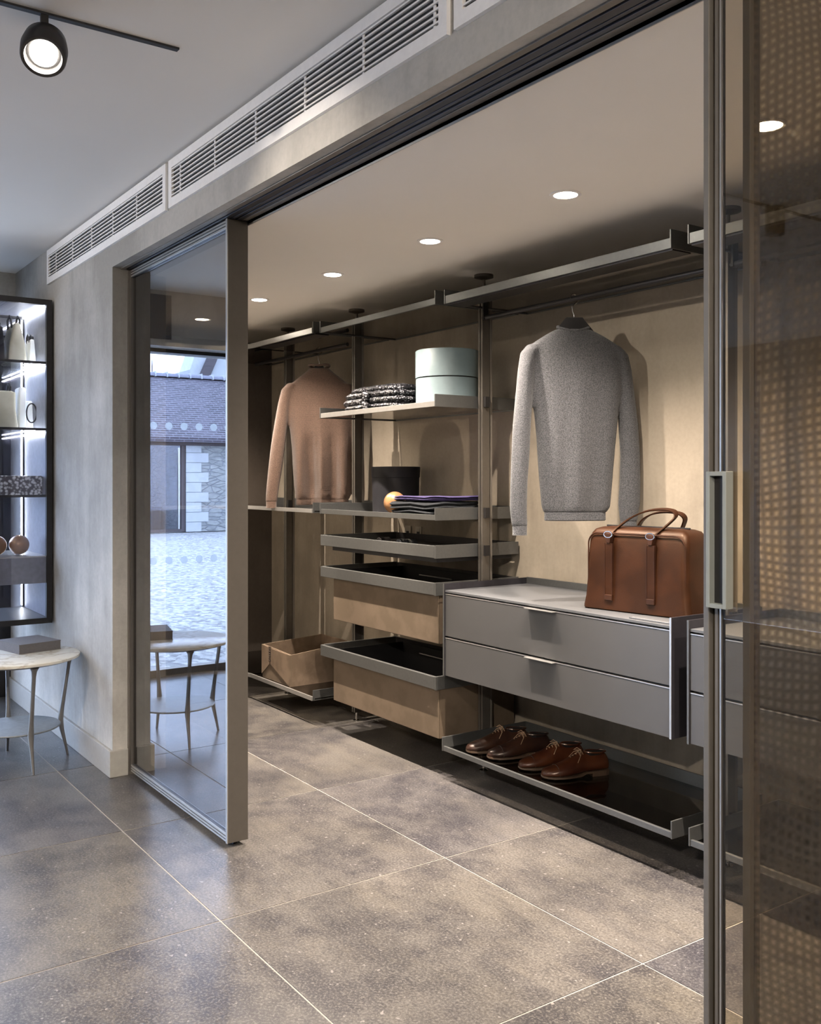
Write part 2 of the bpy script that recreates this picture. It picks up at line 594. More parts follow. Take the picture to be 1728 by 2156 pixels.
def thing(name, loc, label, cat, group=None, kind=None, rz=0.0):
    o = bpy.data.objects.new(name, None)
    o.empty_display_size = 0.1
    COL.objects.link(o)
    o.location = loc
    o.rotation_euler.z = rz
    return tag(o, label, cat, group, kind)

def struct(o, label=None, cat=None):
    return tag(o, label, cat, None, 'structure')

# ------------------------------------------------------------ room shell
ZC = 2.695          # shop ceiling
ZK = 2.375          # wardrobe ceiling
fl = struct(box('floor', M['grout'], -6.75, 3.0, -5.0, 3.30, -0.10, -0.0015), 'greige stone tile floor with pale joints', 'floor')
tw, td = 0.94697, 0.88855
tx0, ty0 = -3.7934, 2.1416
tm = None
for i in range(-4, 8):
    for j in range(-9, 2):
        x0 = tx0 + i * tw; y0 = ty0 + j * td
        x1 = min(x0 + tw, 3.0); y1 = min(y0 + td, 3.2)
        x0 = max(x0, -6.7); y0 = max(y0, -5.0)
        if x1 - x0 < 0.05 or y1 - y0 < 0.05:
            continue
        if y0 > 1.3 and x0 > 0.6:
            continue
        g = 0.003
        full = abs((x1 - x0) - tw) < 1e-6 and abs((y1 - y0) - td) < 1e-6
        if full and tm is not None:
            o = tm.copy()
            COL.objects.link(o)
            o.location = (x0, y0, 0)
        else:
            mb = MB().box(g, x1 - x0 - g, g, y1 - y0 - g, -0.008, 0.0)
            o = mb.build('floor_tile', M['tile'], None)
            o.location = (x0, y0, 0)
            if full:
                tm = o
        o.parent = fl

struct(box('ceiling', M['ceiling'], -6.9, 3.0, -5.0, 1.441, ZC, ZC + 0.12), 'greige plaster shop ceiling above the table', 'ceiling')
struct(box('ceiling_wardrobe', M['closetceil'], -6.5, 0.6, 1.603, 3.32, ZK, ZK + 0.10), 'warm lit wardrobe ceiling with downlights', 'ceiling')
# front wall (plaster face at y=1.441) with the big opening
struct(box('wall_front', M['wall'], -6.62, -4.507, 1.441, 1.70, 0.0, 2.391), 'streaky greige plaster wall beside the glass panel', 'wall')
struct(box('wall_front_head', M['wall'], -6.9, 3.0, 1.441, 1.479, 2.391, ZC + 0.05), 'plaster strip of wall above the sliding track', 'wall')
struct(box('wall_front_core', M['void'], -6.9, 3.0, 1.479, 1.70, 2.400, ZC + 0.05), 'core of the wall above the track', 'wall')
struct(box('wall_front_right', M['wall'], 0.02, 3.0, 1.441, 1.70, 0.0, 2.391), 'plaster wall to the right of the opening', 'wall')
struct(box('wall_back', M['closet'], -6.5, 0.6, 3.20, 3.32, 0.0, ZC), 'warm plaster wall behind the shelves', 'wall')
struct(box('wall_left', M['darkwood'], -6.5, -6.36, 1.70, 3.20, 0.0, ZC), 'dark panelled end wall of the wardrobe', 'wall')
struct(box('wall_closet_right', M['closet'], 0.45, 0.6, 1.70, 3.20, 0.0, ZC), 'right end wall of the wardrobe', 'wall')
struct(box('wall_behind', M['wall'], -6.9, 3.0, -5.12, -5.0, 0.0, ZC + 0.1), 'plaster wall behind the viewer', 'wall')
struct(box('wall_right', M['wall'], 3.0, 3.12, -5.12, 1.7, 0.0, ZC + 0.1), 'plaster wall to the viewer right', 'wall')
struct(box('wall_lintel', M['wall'], -6.9, -6.43, -5.0, 1.441, 2.315, ZC), 'plaster band above the glazed shop front', 'wall')
bp = box('lintel_panel', M['lacquer'], -6.43, -6.425, 0.6, 1.34, 2.36, 2.665, None)
struct(bp, 'flat grey access panel above the glass cabinet', 'panel')
bp.name = 'trim_4'
bb = MB().box(-6.60, -4.507, 1.424, 1.441, 0.0, 0.125)
struct(bb.build('baseboard_front', M['base'], bevel=0.003), 'low painted baseboard under the plaster wall', 'baseboard')
struct(box('baseboard_front_return', M['base'], -4.507, -4.492, 1.424, 1.512, 0.0, 0.125, bevel=0.003), 'short return of the baseboard at the opening', 'baseboard')

# sliding track in the soffit
trk = thing('trim_1', (-2.25, 1.54, 2.385), 'dark aluminium triple sliding track across the top of the opening', 'track', kind='structure')
box('track_body', M['track'], -4.507, 0.02, 1.479, 1.603, 2.392, 2.40, trk)
for a, b_, m_ in ((1.479, 1.500, 'stile'), (1.509, 1.534, 'track'), (1.538, 1.549, 'track'), (1.560, 1.575, 'track'), (1.580, 1.603, 'stile')):
    box('track_rail', M[m_], -4.507, 0.02, a, b_, 2.3855, 2.394, trk, bevel=0.001)
box('track_lip', M['lightsteel'], -4.507, 0.02, 1.603, 1.606, 2.368, 2.394, trk)

# ------------------------------------------------------------ glazed shop front (seen mirrored in the sliding door)
w1 = thing('window_1', (-6.62, -1.6, 0), 'full height glazed shop front onto the courtyard', 'window', kind='structure')
box('window_frame', M['dark'], -6.66, -6.58, -5.0, 1.18, 2.290, 2.315, w1)
box('window_sill', M['stile'], -6.66, -6.58, -5.0, 1.18, 0.0, 0.05, w1)
box('window_frame', M['black'], -6.68, -6.56, 1.18, 1.441, 0.0, 2.315, w1)
for y in (-0.62, -2.3, -4.0):
    box('window_frame', M['dark'], -6.66, -6.58, y - 0.03, y + 0.03, 0.05, 2.290, w1)
box('glass_pane', M['clear'], -6.622, -6.618, -5.0, 1.18, 0.05, 2.290, w1)
dm = None
for zz in (1.773, 0.816):
    for k in range(16):
        y = 0.66 - 0.1135 * (k - 3)
        if dm is None:
            dm = MB().cyl((0, 0, 0), (0.002, 0, 0), 0.027, n=24).build('glass_dot', M['dot'])
            d = dm
        else:
            d = dm.copy(); COL.objects.link(d)
        d.location = (-6.616 + 6.62, y + 1.6, zz)
        d.parent = w1
hb = MB().tube([(-6.56, 0.085, 0.94), (-6.56, 0.085, 1.42)], 0.016, 12)
hb.box(-6.62, -6.56, 0.078, 0.092, 1.0, 1.02).box(-6.62, -6.56, 0.078, 0.092, 1.34, 1.36)
hb.build('pull_bar', M['black'], w1, smooth=True)

# ------------------------------------------------------------ courtyard outside
struct(box('courtyard_ground', M['gravel'], -70, -6.9, -45, 25, -0.12, -0.02), 'pale gravel courtyard reflected in the sliding door', 'ground')
BX = -24.06
bd = thing('stone_barn', (BX, -8, 0), 'low stone barn with purple slate roof reflected in the sliding door', 'building')
mb = MB().box(BX - 6, BX, -20, -6.55, 0, 2.45)
mb.build('stone_wall', M['rubble'], bd)
box('stone_wall', M['rubble'], BX - 6, BX, -2.8, 6, 0, 2.45, bd)
box('stone_wall', M['black'], BX - 5.5, BX - 4.5, -6.6, -2.7, 0, 2.4, bd)
# quoins beside the opening
zq = 0.0
k = 0
while zq < 2.2:
    h = 0.26
    wq = 0.62 if k % 2 else 0.42
    box('quoin', M['ashlar'], BX - 0.1, BX + 0.03, -6.55 - wq, -6.55, zq, zq + h - 0.012, bd)
    zq += h
    k += 1
box('timber_beam', M['timber'], BX - 0.2, BX + 0.12, -20, 6, 2.26, 2.52, bd)
gd = box('door_frame', M['timber'], BX - 0.12, BX - 0.02, -6.55, -6.44, 0, 2.26, bd)
box('door_frame', M['timber'], BX - 0.12, BX - 0.02, -6.44, -2.8, 0, 0.08, bd)
box('door_frame', M['timber'], BX - 0.12, BX - 0.02, -5.5, -5.38, 0.08, 2.26, bd)
box('door_frame', M['lightsteel'], BX - 0.10, BX - 0.03, -6.40, -6.36, 0.08, 2.2, bd)
box('door_glass', M['cabinetglass'], BX - 0.07, BX - 0.06, -6.44, -2.8, 0.08, 2.26, bd)
box('wall_light', M['amber'], BX - 3.0, BX - 2.95, -6.62, -6.2, 1.36, 1.385, bd)
box('counter', M['lacquer'], BX - 2.6, BX - 1.4, -6.4, -4.2, 0, 0.62, bd)
# roof slope + ridge tiles
RX, RZ = BX - 3.6, 4.42
rf = MB().add([(BX + 0.35, -20, 2.46), (BX + 0.35, 6, 2.46), (RX, 6, RZ), (RX, -20, RZ), (BX + 0.35, -20, 2.34), (BX + 0.35, 6, 2.34), (RX, 6, RZ - .12), (RX, -20, RZ - .12)],
              [(0, 1, 2, 3), (4, 7, 6, 5), (0, 4, 5, 1), (1, 5, 6, 2), (2, 6, 7, 3), (3, 7, 4, 0)])
rf.build('slate_roof', M['slate'], bd)
rt = None
for k in range(30):
    y = -16 + 0.36 * k
    if rt is None:
        mb = MB()
        ring = [[(0.13 * math.cos(a), yy, 0.11 * math.sin(a)) for a in [PI * q / 8 for q in range(9)]] for yy in (0.0, 0.34)]
        mb.rings(ring)
        rt = mb.build('ridge_tile', M['ridge'])
        o = rt
        mt = MB().box(-0.15, 0.15, 0.337, 0.363, -0.02, 0.14).build('ridge_joint', M['mortar'])
        om = mt
    else:
        o = rt.copy(); COL.objects.link(o)
        om = mt.copy(); COL.objects.link(om)
    for q in (o, om):
        q.location = (RX - BX, y + 8, RZ)
        q.parent = bd
gb = thing('gabled_house', (BX - 8, -11, 0), 'steep dark gable rising behind the barn roof', 'building')
MB().prism([(-12.8, 0), (-10.4, 0), (-10.4, 4.0), (-9.9, 5.2), (-10.5, 6.9), (-12.8, 6.9)], BX - 9, BX - 8, 'X').build('gable_wall', M['ashlar'], gb)
MB().prism([(-10.35, 4.5), (-10.0, 4.5), (-11.2, 7.2), (-11.55, 7.2)], BX - 8.1, BX - 7.8, 'X').build('verge_board', M['timber'], gb)
tr_ = MB()
for k in range(26):
    a = random.uniform(-0.5, 0.5)
    y = -9.2 + random.uniform(-0.9, 0.9)
    tr_.tube([(BX - 12, -9.2, 2.5), (BX - 12, y, 4.6), (BX - 12 + a, y + a * 0.4, 5.9 + random.random() * 0.5)], [0.05, 0.025, 0.006], 5)
tag(tr_.build('bare_tree', M['bark'], None, True), 'bare twiggy tree behind the barn ridge', 'tree')

# ------------------------------------------------------------ ventilation grilles above the opening
def grille(x0, x1, label, mull):
    g = thing('ventilation_grille', ((x0 + x1) / 2, 1.441, 2.492), label, 'vent', 'white air grilles above the opening')
    z0, z1 = 2.492, 2.683
    y = 1.441
    mb = MB()
    mb.box(x0, x1, y - 0.012, y, z0, z0 + 0.036).box(x0, x1, y - 0.012, y, z1 - 0.034, z1)
    mb.box(x0, x0 + 0.034, y - 0.012, y, z0 + 0.036, z1 - 0.034).box(x1 - 0.034, x1, y - 0.012, y, z0 + 0.036, z1 - 0.034)
    mb.build('frame', M['white'], g)
    box('backing', M['void'], x0 + 0.03, x1 - 0.03, y - 0.0015, y - 0.0005, z0 + 0.03, z1 - 0.03, g)
    n = 7
    pz = (z1 - z0 - 0.070) / n
    for k in range(n):
        zc = z0 + 0.036 + pz * (k + 0.5)
        MB().add([(x0 + 0.034, y - 0.011, zc - 0.001), (x1 - 0.034, y - 0.011, zc - 0.001), (x1 - 0.034, y - 0.011, zc + 0.004), (x0 + 0.034, y - 0.011, zc + 0.004),
                  (x0 + 0.034, y - 0.002, zc + 0.001), (x1 - 0.034, y - 0.002, zc + 0.001), (x1 - 0.034, y - 0.002, zc + 0.007), (x0 + 0.034, y - 0.002, zc + 0.007)],
                 [(0, 1, 2, 3), (4, 7, 6, 5), (0, 4, 5, 1), (1, 5, 6, 2), (2, 6, 7, 3), (3, 7, 4, 0)]).build('slat', M['white'], g)
    for xm in mull:
        box('mullion', M['white'], xm - 0.004, xm + 0.004, y - 0.006, y - 0.002, z0 + 0.036, z1 - 0.034, g)
grille(-5.632, -3.794, 'white slatted air grille at the far left above the plain wall', (-5.464, -5.144, -4.815, -4.484, -4.159))
grille(-3.762, -1.894, 'long white slatted air grille over the left of the opening', (-3.65, -3.313, -2.973, -2.628, -2.289, -1.953))
grille(-1.865, 0.0, 'white air grille cut by the top edge, right of the long one', (-1.75, -1.4, -1.05, -0.7, -0.35))

# ------------------------------------------------------------ sliding doors
def door_panel(name, x0, x1, y0, y1, mats, label, left_w=0.026, right_w=0.022, glass_mat='door'):
    d = thing(name, ((x0 + x1) / 2, (y0 + y1) / 2, 0.012), label, 'sliding door', kind='structure')
    z0, z1 = 0.018, 2.383
    ym = y0 + 0.012
    # stiles with grooves
    for (a, b_) in ((x0, x0 + left_w), (x1 - right_w, x1)):
        box('stile', M[mats], a, b_, y0, y1, z0, z1, d, bevel=0.0015)
    # rails made of three thin ribs
    for (zz0, zz1) in ((z0, z0 + 0.036), (z1 - 0.036, z1)):
        h = (zz1 - zz0)
        box('rail', M['track'], x0 + left_w, x1 - right_w, y0 + 0.006, y1 - 0.01, zz0, zz1, d)
        for q in range(3):
            box('rail_rib', M['lightsteel'], x0 + left_w, x1 - right_w, y0, y0 + 0.008, zz0 + h * (q / 3.0) + 0.0015, zz0 + h * ((q + 1) / 3.0) - 0.003, d)
    box('glass_pane', M[glass_mat], x0 + left_w, x1 - right_w, ym, ym + 0.005, z0 + 0.036, z1 - 0.036, d)
    for xx in (x0 + 0.05, x1 - 0.035):
        MB().cyl((xx, (y0 + y1) / 2 - 0.008, 0.012), (xx, (y0 + y1) / 2 + 0.008, 0.012), 0.012, n=16).build('guide_wheel', M['black'], d, True)
    return d
d1 = door_panel('door_1', -4.50, -3.385, 1.520, 1.603, 'stiledark', 'tall sliding glass panel at left mirroring the courtyard', 0.02, 0.013)
box('inner_stile', M['dark'], -4.48, -4.366, 1.545, 1.575, 0.054, 2.347, d1)
box('edge_strip', M['lightsteel'], -3.398, -3.385, 1.5165, 1.520, 0.018, 2.383, d1)
box('recessed_pull', M['dark'], -4.366, -4.346, 1.540, 1.56, 1.418, 1.521, d1)
box('jamb_channel', M['stile'], -4.507, -4.500, 1.512, 1.606, 0.0, 2.385, d1)
d2 = door_panel('door_2', -1.197, -0.04, 1.520, 1.552, 'stile', 'nearest sliding glass panel at right with the long pull handle', 0.013, 0.022, 'doorclear')
for a, b_, m_, yy in ((-1.184, -1.1765, 'black', 1.538), (-1.1765, -1.170, 'stile', 1.528), (-1.170, -1.1665, 'black', 1.538), (-1.1665, -1.163, 'lightsteel', 1.529), (-1.163, -1.159, 'black', 1.534)):
    box('stile_groove', M[m_], a, b_, yy, max(yy + 0.002, 1.537), 0.018, 2.383, d2)
hm = MB()
hx0, hx1, hz0, hz1 = -1.1735, -1.128, 1.157, 1.413
def ring_frame(mb, x0, x1, z0, z1, y0, y1, t):
    return mb.box(x0, x0 + t, y0, y1, z0, z1).box(x1 - t, x1, y0, y1, z0, z1).box(x0 + t, x1 - t, y0, y1, z0, z0 + t).box(x0 + t, x1 - t, y0, y1, z1 - t, z1)
ring_frame(hm, hx0, hx1, hz0, hz1, 1.497, 1.519, 0.0085)
hm.build('pull_handle', M['handle'], d2, bevel=0.0012)
box('handle_recess', M['dark'], hx0 + 0.0085, hx1 - 0.0085, 1.512, 1.518, hz0 + 0.0085, hz1 - 0.0085, d2)
d3 = door_panel('door_3', -1.147, -0.012, 1.572, 1.603, 'stile', 'rear sliding panel of woven mesh glass behind the handled one', 0.017, 0.022, 'doormesh')

# ------------------------------------------------------------ wardrobe system
YF, YP, YB = 2.673, 2.935, 3.185
def upright(x, label, foot=True):
    u = thing('wardrobe_post', (x, YP, 0), label, 'post', 'floor to ceiling wardrobe posts')
    mb = MB().box(x - 0.0165, x - 0.004, YP - 0.022, YP + 0.022, 0.05, 2.315).box(x + 0.004, x + 0.0165, YP - 0.022, YP + 0.022, 0.05, 2.315)
    mb.box(x - 0.006, x + 0.006, YP - 0.014, YP + 0.014, 0.052, 2.312)
    mb.build('pole', M['bronze'], u, bevel=0.001)
    box('rear_channel', M['stile'], x - 0.008, x + 0.008, YP + 0.03, YP + 0.045, 0.05, 2.30, u)
    box('channel_web', M['dark'], x - 0.004, x + 0.004, YP + 0.022, YP + 0.03, 0.05, 2.30, u)
    MB().lathe([(0.004, 0.0), (0.022, 0.0), (0.022, 0.004), (0.008, 0.010), (0.006, 0.052), (0.004, 0.052)], (x, YP, 0.0), 20).build('levelling_foot', M['hook'], u, True)
    MB().lathe([(0.004, 2.312), (0.008, 2.312), (0.008, 2.352), (0.046, 2.362), (0.046, 2.375), (0.004, 2.375)], (x, YP, 0.0), 32).build('ceiling_disc', M['bronze'], u, True)
    return u
XA, XB, XC = -4.753, -3.593, -2.203
U = {}
U[0] = upright(-5.60, 'wardrobe post behind the camel sweater at far left')
U[1] = upright(XA, 'wardrobe post just right of the camel sweater')
U[2] = upright(XB, 'wardrobe post between the mint box and the grey sweater')
U[3] = upright(XC, 'wardrobe post seen through the edge of the right glass panel')

def shelf(x0, x1, z, label, rim=0.058, lip=0.026, name='glass_shelf', lgap=0, bar=False, cat='shelf', y1=YB, surf='smoke'):
    s = thing(name, ((x0 + x1) / 2, (YF + y1) / 2, z), label, cat, 'framed glass shelves')
    box('glass_panel', M[surf], x0 + 0.008, x1 - 0.008, YF + 0.012, y1 - 0.008, z + 0.004, z + 0.012, s)
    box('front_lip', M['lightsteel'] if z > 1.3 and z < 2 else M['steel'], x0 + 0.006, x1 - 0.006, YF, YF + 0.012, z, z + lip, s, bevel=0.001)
    for a, b_ in ((x0, x0 + 0.006), (x1 - 0.006, x1)):
        box('side_plate', M['steel'], a, b_, YF - 0.003, y1, z - 0.001, z + rim, s, bevel=0.001)
    box('back_plate', M['steel'], x0 + 0.006, x1 - 0.006, y1 - 0.008, y1, z, z + rim, s)
    if bar:
        box('rail_underside', M['dark'], x0 + 0.006, x1 - 0.006, YF + 0.012, YF + 0.11, z - 0.006, z + 0.003, s)
        MB().tube([(x0 + 0.006, 2.90, z - 0.045), (x1 - 0.006, 2.90, z - 0.045)], 0.011, 12).build('hanging_rod', M['dark'], s, True)
        for xx in (x0 + 0.02, x1 - 0.02):
            box('rod_bracket', M['dark'], xx - 0.005, xx + 0.005, 2.885, 2.915, z - 0.055, z + 0.004, s)
    return s

def bracket(i, x, z, h=0.05):
    box('shelf_bracket', M['dark'], x - 0.0295, x + 0.0295, YP - 0.014, YP + 0.014, z, z + h, U[i])

# bay 2
shelf(-4.716, -3.627, 2.214, 'top smoked glass shelf above the mint box', 0.066, 0.030, bar=False)
shelf(-4.716, -3.627, 1.737, 'glass shelf holding the mint box and black woven bundle')
shelf(-4.716, -3.627, 1.203, 'glass shelf holding the black hat box and folded clothes')
# bay 3
shelf(-3.559, -2.240, 2.205, 'top smoked glass shelf above the grey sweater', 0.066, 0.036, bar=True)
shelf(-3.575, -2.236, 0.142, 'low glass shelf carrying the four brown shoes', 0.062, 0.022)
# bay 4
shelf(-2.169, -0.95, 2.205, 'top glass shelf section beyond the right panel edge', 0.066, 0.036, bar=True)
shelf(-2.165, -0.95, 0.142, 'low glass shelf beyond the right panel edge', 0.062, 0.022)
for z in (2.22, 1.74, 1.21, 0.15):
    bracket(1, XA, z)
for z in (2.215, 1.74, 1.21, 1.03, 0.86, 0.42):
    bracket(2, XB, z)
for z in (2.21, 0.87, 0.15):
    bracket(3, XC, z)

# bay 1: shelves turning the corner
def corner_shelf(z, label, rim, lip, bar=False):
    xr = -4.790
    s = thing('corner_glass_shelf', (-5.4, 2.9, z), label, 'shelf', 'curved corner glass shelves')
    r = 0.27
    cx_, cy_ = -5.56, YF - r
    arc = [(cx_ + r * math.cos(a), cy_ + r * math.sin(a)) for a in [PI / 2 + PI / 2 * k / 12 for k in range(13)]]
    front = [(xr, YF)] + arc + [(cx_ - r, 1.80)]
    MB().prism([(xr, YF + 0.006), (-5.56, YF + 0.006), (-5.575, YF + 0.006), (-5.575, YB), (xr, YB)], z + 0.004, z + 0.012).build('glass_panel', M['smoke'], s)
    MB().prism([(-5.625, YF - 0.012)] + [(a - 0.006, b_ ) for a, b_ in arc[4:]] + [(cx_ - r - 0.006, 1.80), (-6.35, 1.80), (-6.35, YB), (-5.625, YB)], z + 0.004, z + 0.012).build('glass_panel', M['smoke'], s)
    # lip: offset ribbon
    def off(pts, d):
        out = []
        for i, p in enumerate(pts):
            a = pts[max(i - 1, 0)]; b_ = pts[min(i + 1, len(pts) - 1)]
            t = Vector((b_[0] - a[0], b_[1] - a[1])).normalized()
            out.append((p[0] + t.y * d, p[1] - t.x * d))
        return out
    o2 = off(front, -0.012)
    rings = [[(a[0], a[1], z), (a[0], a[1], z + lip), (b_[0], b_[1], z + lip), (b_[0], b_[1], z)] for a, b_ in zip(front, o2)]
    MB().rings(rings).build('front_lip', M['lightsteel'], s)
    box('side_plate', M['steel'], xr - 0.006, xr, YF - 0.003, YB, z - 0.001, z + rim, s)
    box('back_plate', M['steel'], -6.35, xr - 0.006, YB - 0.008, YB, z, z + rim, s)
    if bar:
        MB().tube([(-6.0, 2.90, z - 0.045), (xr - 0.006, 2.90, z - 0.045)], 0.011, 12).build('hanging_rod', M['dark'], s, True)
        box('rail_underside', M['dark'], -5.5, xr, YF + 0.012, YF + 0.10, z - 0.006, z + 0.003, s)
    return s
corner_shelf(2.222, 'curved top corner shelf above the camel sweater', 0.066, 0.030, True)
corner_shelf(1.205, 'curved corner shelf just under the camel sweater', 0.058, 0.022)
corner_shelf(0.142, 'lowest curved corner shelf carrying the tan leather bin', 0.058, 0.022)
for z in (2.225, 1.21, 0.15):
    bracket(0, -5.60, z)

# pull-out trays
def tray(z0, z1, label, skin=None, boxz=None):
    t = thing('pull_out_tray', (-4.17, 2.93, z0), label, 'tray', 'pull-out wardrobe trays')
    x0, x1 = -4.712, -3.627
    box('front_rail', M['steel'], x0, x1 - 0.012, YF, YF + 0.018, z0, z1, t, bevel=0.0015)
    for a, b_ in ((x0, x0 + 0.012), (x1 - 0.012, x1)):
        box('side_rail', M['steel'], a, b_, YF + 0.018 if a < -4.5 else YF, YB, z0 - 0.002, z1 + 0.002, t, bevel=0.001)
    box('back_rail', M['dark'], x0 + 0.012, x1 - 0.012, YB - 0.012, YB, z0, z1, t)
    if boxz is None:
        box('tray_floor', M['black'], x0 + 0.10, x1 - 0.02, YF + 0.02, YB - 0.03, z0 - 0.022, z0 + 0.02, t)
        box('tray_liner', M['black'], x0 + 0.012, x0 + 0.10, YF + 0.02, YB - 0.012, z0 + 0.012, z0 + 0.02, t)
    else:
        bx0, bx1, by0, by1 = -4.609, -3.638, YF + 0.024, YB - 0.02
        th = 0.012
        zt = z0 + 0.001
        box('box_front', M[skin], bx0, bx1, by0, by0 + 0.008, boxz, zt, t, bevel=0.003)
        box('box_side', M[skin], bx0, bx0 + th, by0 + 0.008, by1, boxz, z0 + 0.04, t)
        box('box_side', M[skin], bx1 - th, bx1, by0 + 0.008, by1, boxz, zt, t)
        box('box_back', M[skin], bx0 + th, bx1 - th, by1 - th, by1, boxz, z0 + 0.04, t)
        box('box_bottom', M['black'], bx0 + th, bx1 - th, by0 + 0.008, by1 - th, boxz, boxz + 0.01, t)
        box('box_lining', M['black'], bx0 + th, bx0 + th + 0.003, by0 + 0.02, by1 - th, boxz + 0.01, z1 - 0.012, t)
        box('box_lining', M['black'], bx0 + th, bx1 - th, by1 - th - 0.003, by1 - th, boxz + 0.01, z1 - 0.012, t)
        box('box_lining', M['black'], bx1 - th - 0.003, bx1 - th, by0 + 0.02, by1 - th, boxz + 0.01, z0, t)
        MB().tube([(-4.42, by1 - 0.02, z0 + 0.005), (-4.12, by1 - 0.02, z0 + 0.005)], 0.004, 8).build('divider_rod', M['lightsteel'], t, True)
    return t
tray(1.026, 1.084, 'shallow pull-out tray holding the rolled ties')
tray(0.852, 0.909, 'deep taupe pull-out tray below the tie tray', 'trayskin', 0.622)
tray(0.411, 0.470, 'lowest deep taupe pull-out tray above the floor', 'trayskin', 0.177)

# drawer units
def drawer_unit(x0, x1, label):
    u = thing('drawer_unit', ((x0 + x1) / 2, 2.92, 0.49), label, 'drawer unit', 'floating grey drawer units')
    zb, zt = 0.492, 0.872
    box('top_panel', M['topgrey'], x0 + 0.008, x1 - 0.008, YF, YB - 0.01, zt + 0.003, zt + 0.013, u, bevel=0.001)
    box('carcass', M['black'], x0 + 0.01, x1 - 0.01, YF + 0.022, YB - 0.012, zb, zt, u)
    box('back_rim', M['steel'], x0 + 0.008, x1 - 0.008, YB - 0.012, YB, zb, zt + 0.045, u)
    box('side_panel', M['sideplum'] if x0 < -3 else M['sideplum'], x0, x0 + 0.007, YF - 0.004, YB, zb - 0.002, zt + 0.042, u)
    box('side_panel', M['sideplum'], x1 - 0.007, x1, YF - 0.004, YB, zb - 0.002, zt + 0.042, u)
    box('edge_trim', M['steel'], x0, x0 + 0.0075, YF - 0.007, YF - 0.004, zb - 0.002, zt + 0.042, u)
    box('edge_trim', M['lightsteel'], x1 - 0.0075, x1, YF - 0.007, YF - 0.004, zb - 0.002, zt + 0.042, u)
    for a, b_ in ((zb, 0.667), (0.675, zt - 0.003)):
        d = box('drawer', M['lacquer'], x0 + 0.009, x1 - 0.009, YF, YF + 0.02, a, b_ - 0.003, u, bevel=0.0008)
        box('drawer_edge', M['lightsteel'], x0 + 0.009, x1 - 0.009, YF - 0.001, YF + 0.02, b_ - 0.003, b_, d)
        xm = (x0 + x1) / 2
        MB().box(xm - 0.084, xm + 0.084, YF - 0.027, YF, b_ - 0.0025, b_ + 0.0005).build('pull_tab', M['lightsteel'], d, bevel=0.001)
    return u
drawer_unit(-3.562, -2.236, 'two-drawer floating grey unit under the brown bag')
drawer_unit(-2.168, -0.95, 'second grey drawer unit mostly behind the right glass panel')
bx = box('cable_plate', M['topgrey'], -2.450, -2.260, 2.688, 2.735, 0.8855, 0.8905, None, bevel=0.001)
tag(bx, 'small flat grey metal plate on the drawer top before the bag', 'plate')
box('plate_strip', M['lightsteel'], -2.440, -2.27, 2.692, 2.700, 0.8905, 0.8915, bx)

# wall sockets
for x, lb in ((-4.605, 'left wall socket plate behind the tie tray'), (-4.50, 'right wall socket plate behind the tie tray')):
    s = thing('wall_socket', (x, 3.198, 1.08), lb, 'socket', 'wall sockets')
    MB().box(x - 0.030, x + 0.030, 3.192, 3.1995, 1.04, 1.125).build('plate', M['socket'], s, bevel=0.002)
    box('socket_hole', M['dark'], x - 0.012, x + 0.012, 3.190, 3.1925, 1.07, 1.095, s)

# ------------------------------------------------------------ downlights
LX = (-5.57, -4.78, -3.99, -3.20, -2.41, -1.62, -0.83)
lb = ('downlight showing faintly through the left sliding panel', 'downlight beside the left sliding panel edge, furthest clear one', 'second clear downlight from the left panel',
      'third clear downlight, above the mint box bay', 'nearest clear downlight above the grey sweater bay', 'downlight glowing through the right glass panel', 'downlight out past the right panel')
for x, l in zip(LX, lb):
    d = thing('ceiling_downlight', (x, 2.33, ZK), l, 'downlight', 'recessed wardrobe downlights')
    MB().lathe([(0.040, -0.0005), (0.041, -0.004), (0.054, -0.003), (0.055, 0.001), (0.040, 0.001)], (x, 2.33, ZK), 40).build('trim_ring', M['white'], d, True)
    MB().lathe([(0.001, -0.0015), (0.040, -0.0015), (0.040, 0.0), (0.001, 0.0)], (x, 2.33, ZK), 32).build('lamp_face', M['lampface'], d)
    a = lamp('downlight_beam', 'SPOT', (0, 0, -0.012), 58, WARM, spot_size=math.radians(36), spot_blend=0.4, shadow_soft_size=0.010, parent=d)
    a = lamp('downlight_flood', 'SPOT', (0, 0, -0.012), 62, WARM, spot_size=math.radians(125), spot_blend=0.9, shadow_soft_size=0.010, parent=d)

# ------------------------------------------------------------ track light in the shop
tk = thing('ceiling_track', (-2.785, 0.2, ZC), 'thin black lighting track on the shop ceiling', 'track')
box('track_bar', M['black'], -2.795, -2.775, -4.5, 1.089, ZC - 0.006, ZC, tk)
sp = thing('track_spotlight', (-2.785, 0.70, ZC), 'round black track spotlight glowing at top left', 'spotlight')
box('stem', M['dark'], -2.791, -2.779, 0.690, 0.710, ZC - 0.045, ZC - 0.006, sp)
ax = Vector((0.60, -0.22, -0.77)).normalized()
c0 = Vector((-2.785, 0.70, ZC - 0.100))
q = Vector((0, 0, -1)).rotation_difference(ax).to_matrix().to_4x4()
T = Matrix.Translation(c0) @ q
MB().lathe([(0.002, 0.062), (0.040, 0.062), (0.057, 0.040), (0.063, 0.0), (0.061, -0.040), (0.058, -0.046), (0.050, -0.044), (0.046, -0.022), (0.002, -0.022)], n=40).xf(T).build('lamp_head', M['dark'], sp, True)
MB().lathe([(0.001, -0.030), (0.036, -0.030), (0.036, -0.0225), (0.001, -0.0225)], n=32).xf(T).build('lamp_face', M['spotface'], sp)
lamp('track_beam', 'SPOT', tuple(c0 - Vector(sp.location) + ax * 0.05), 60, WARM2, aim=tuple(c0 - Vector(sp.location) + ax), spot_size=math.radians(60), spot_blend=0.7, shadow_soft_size=0.04, parent=sp)
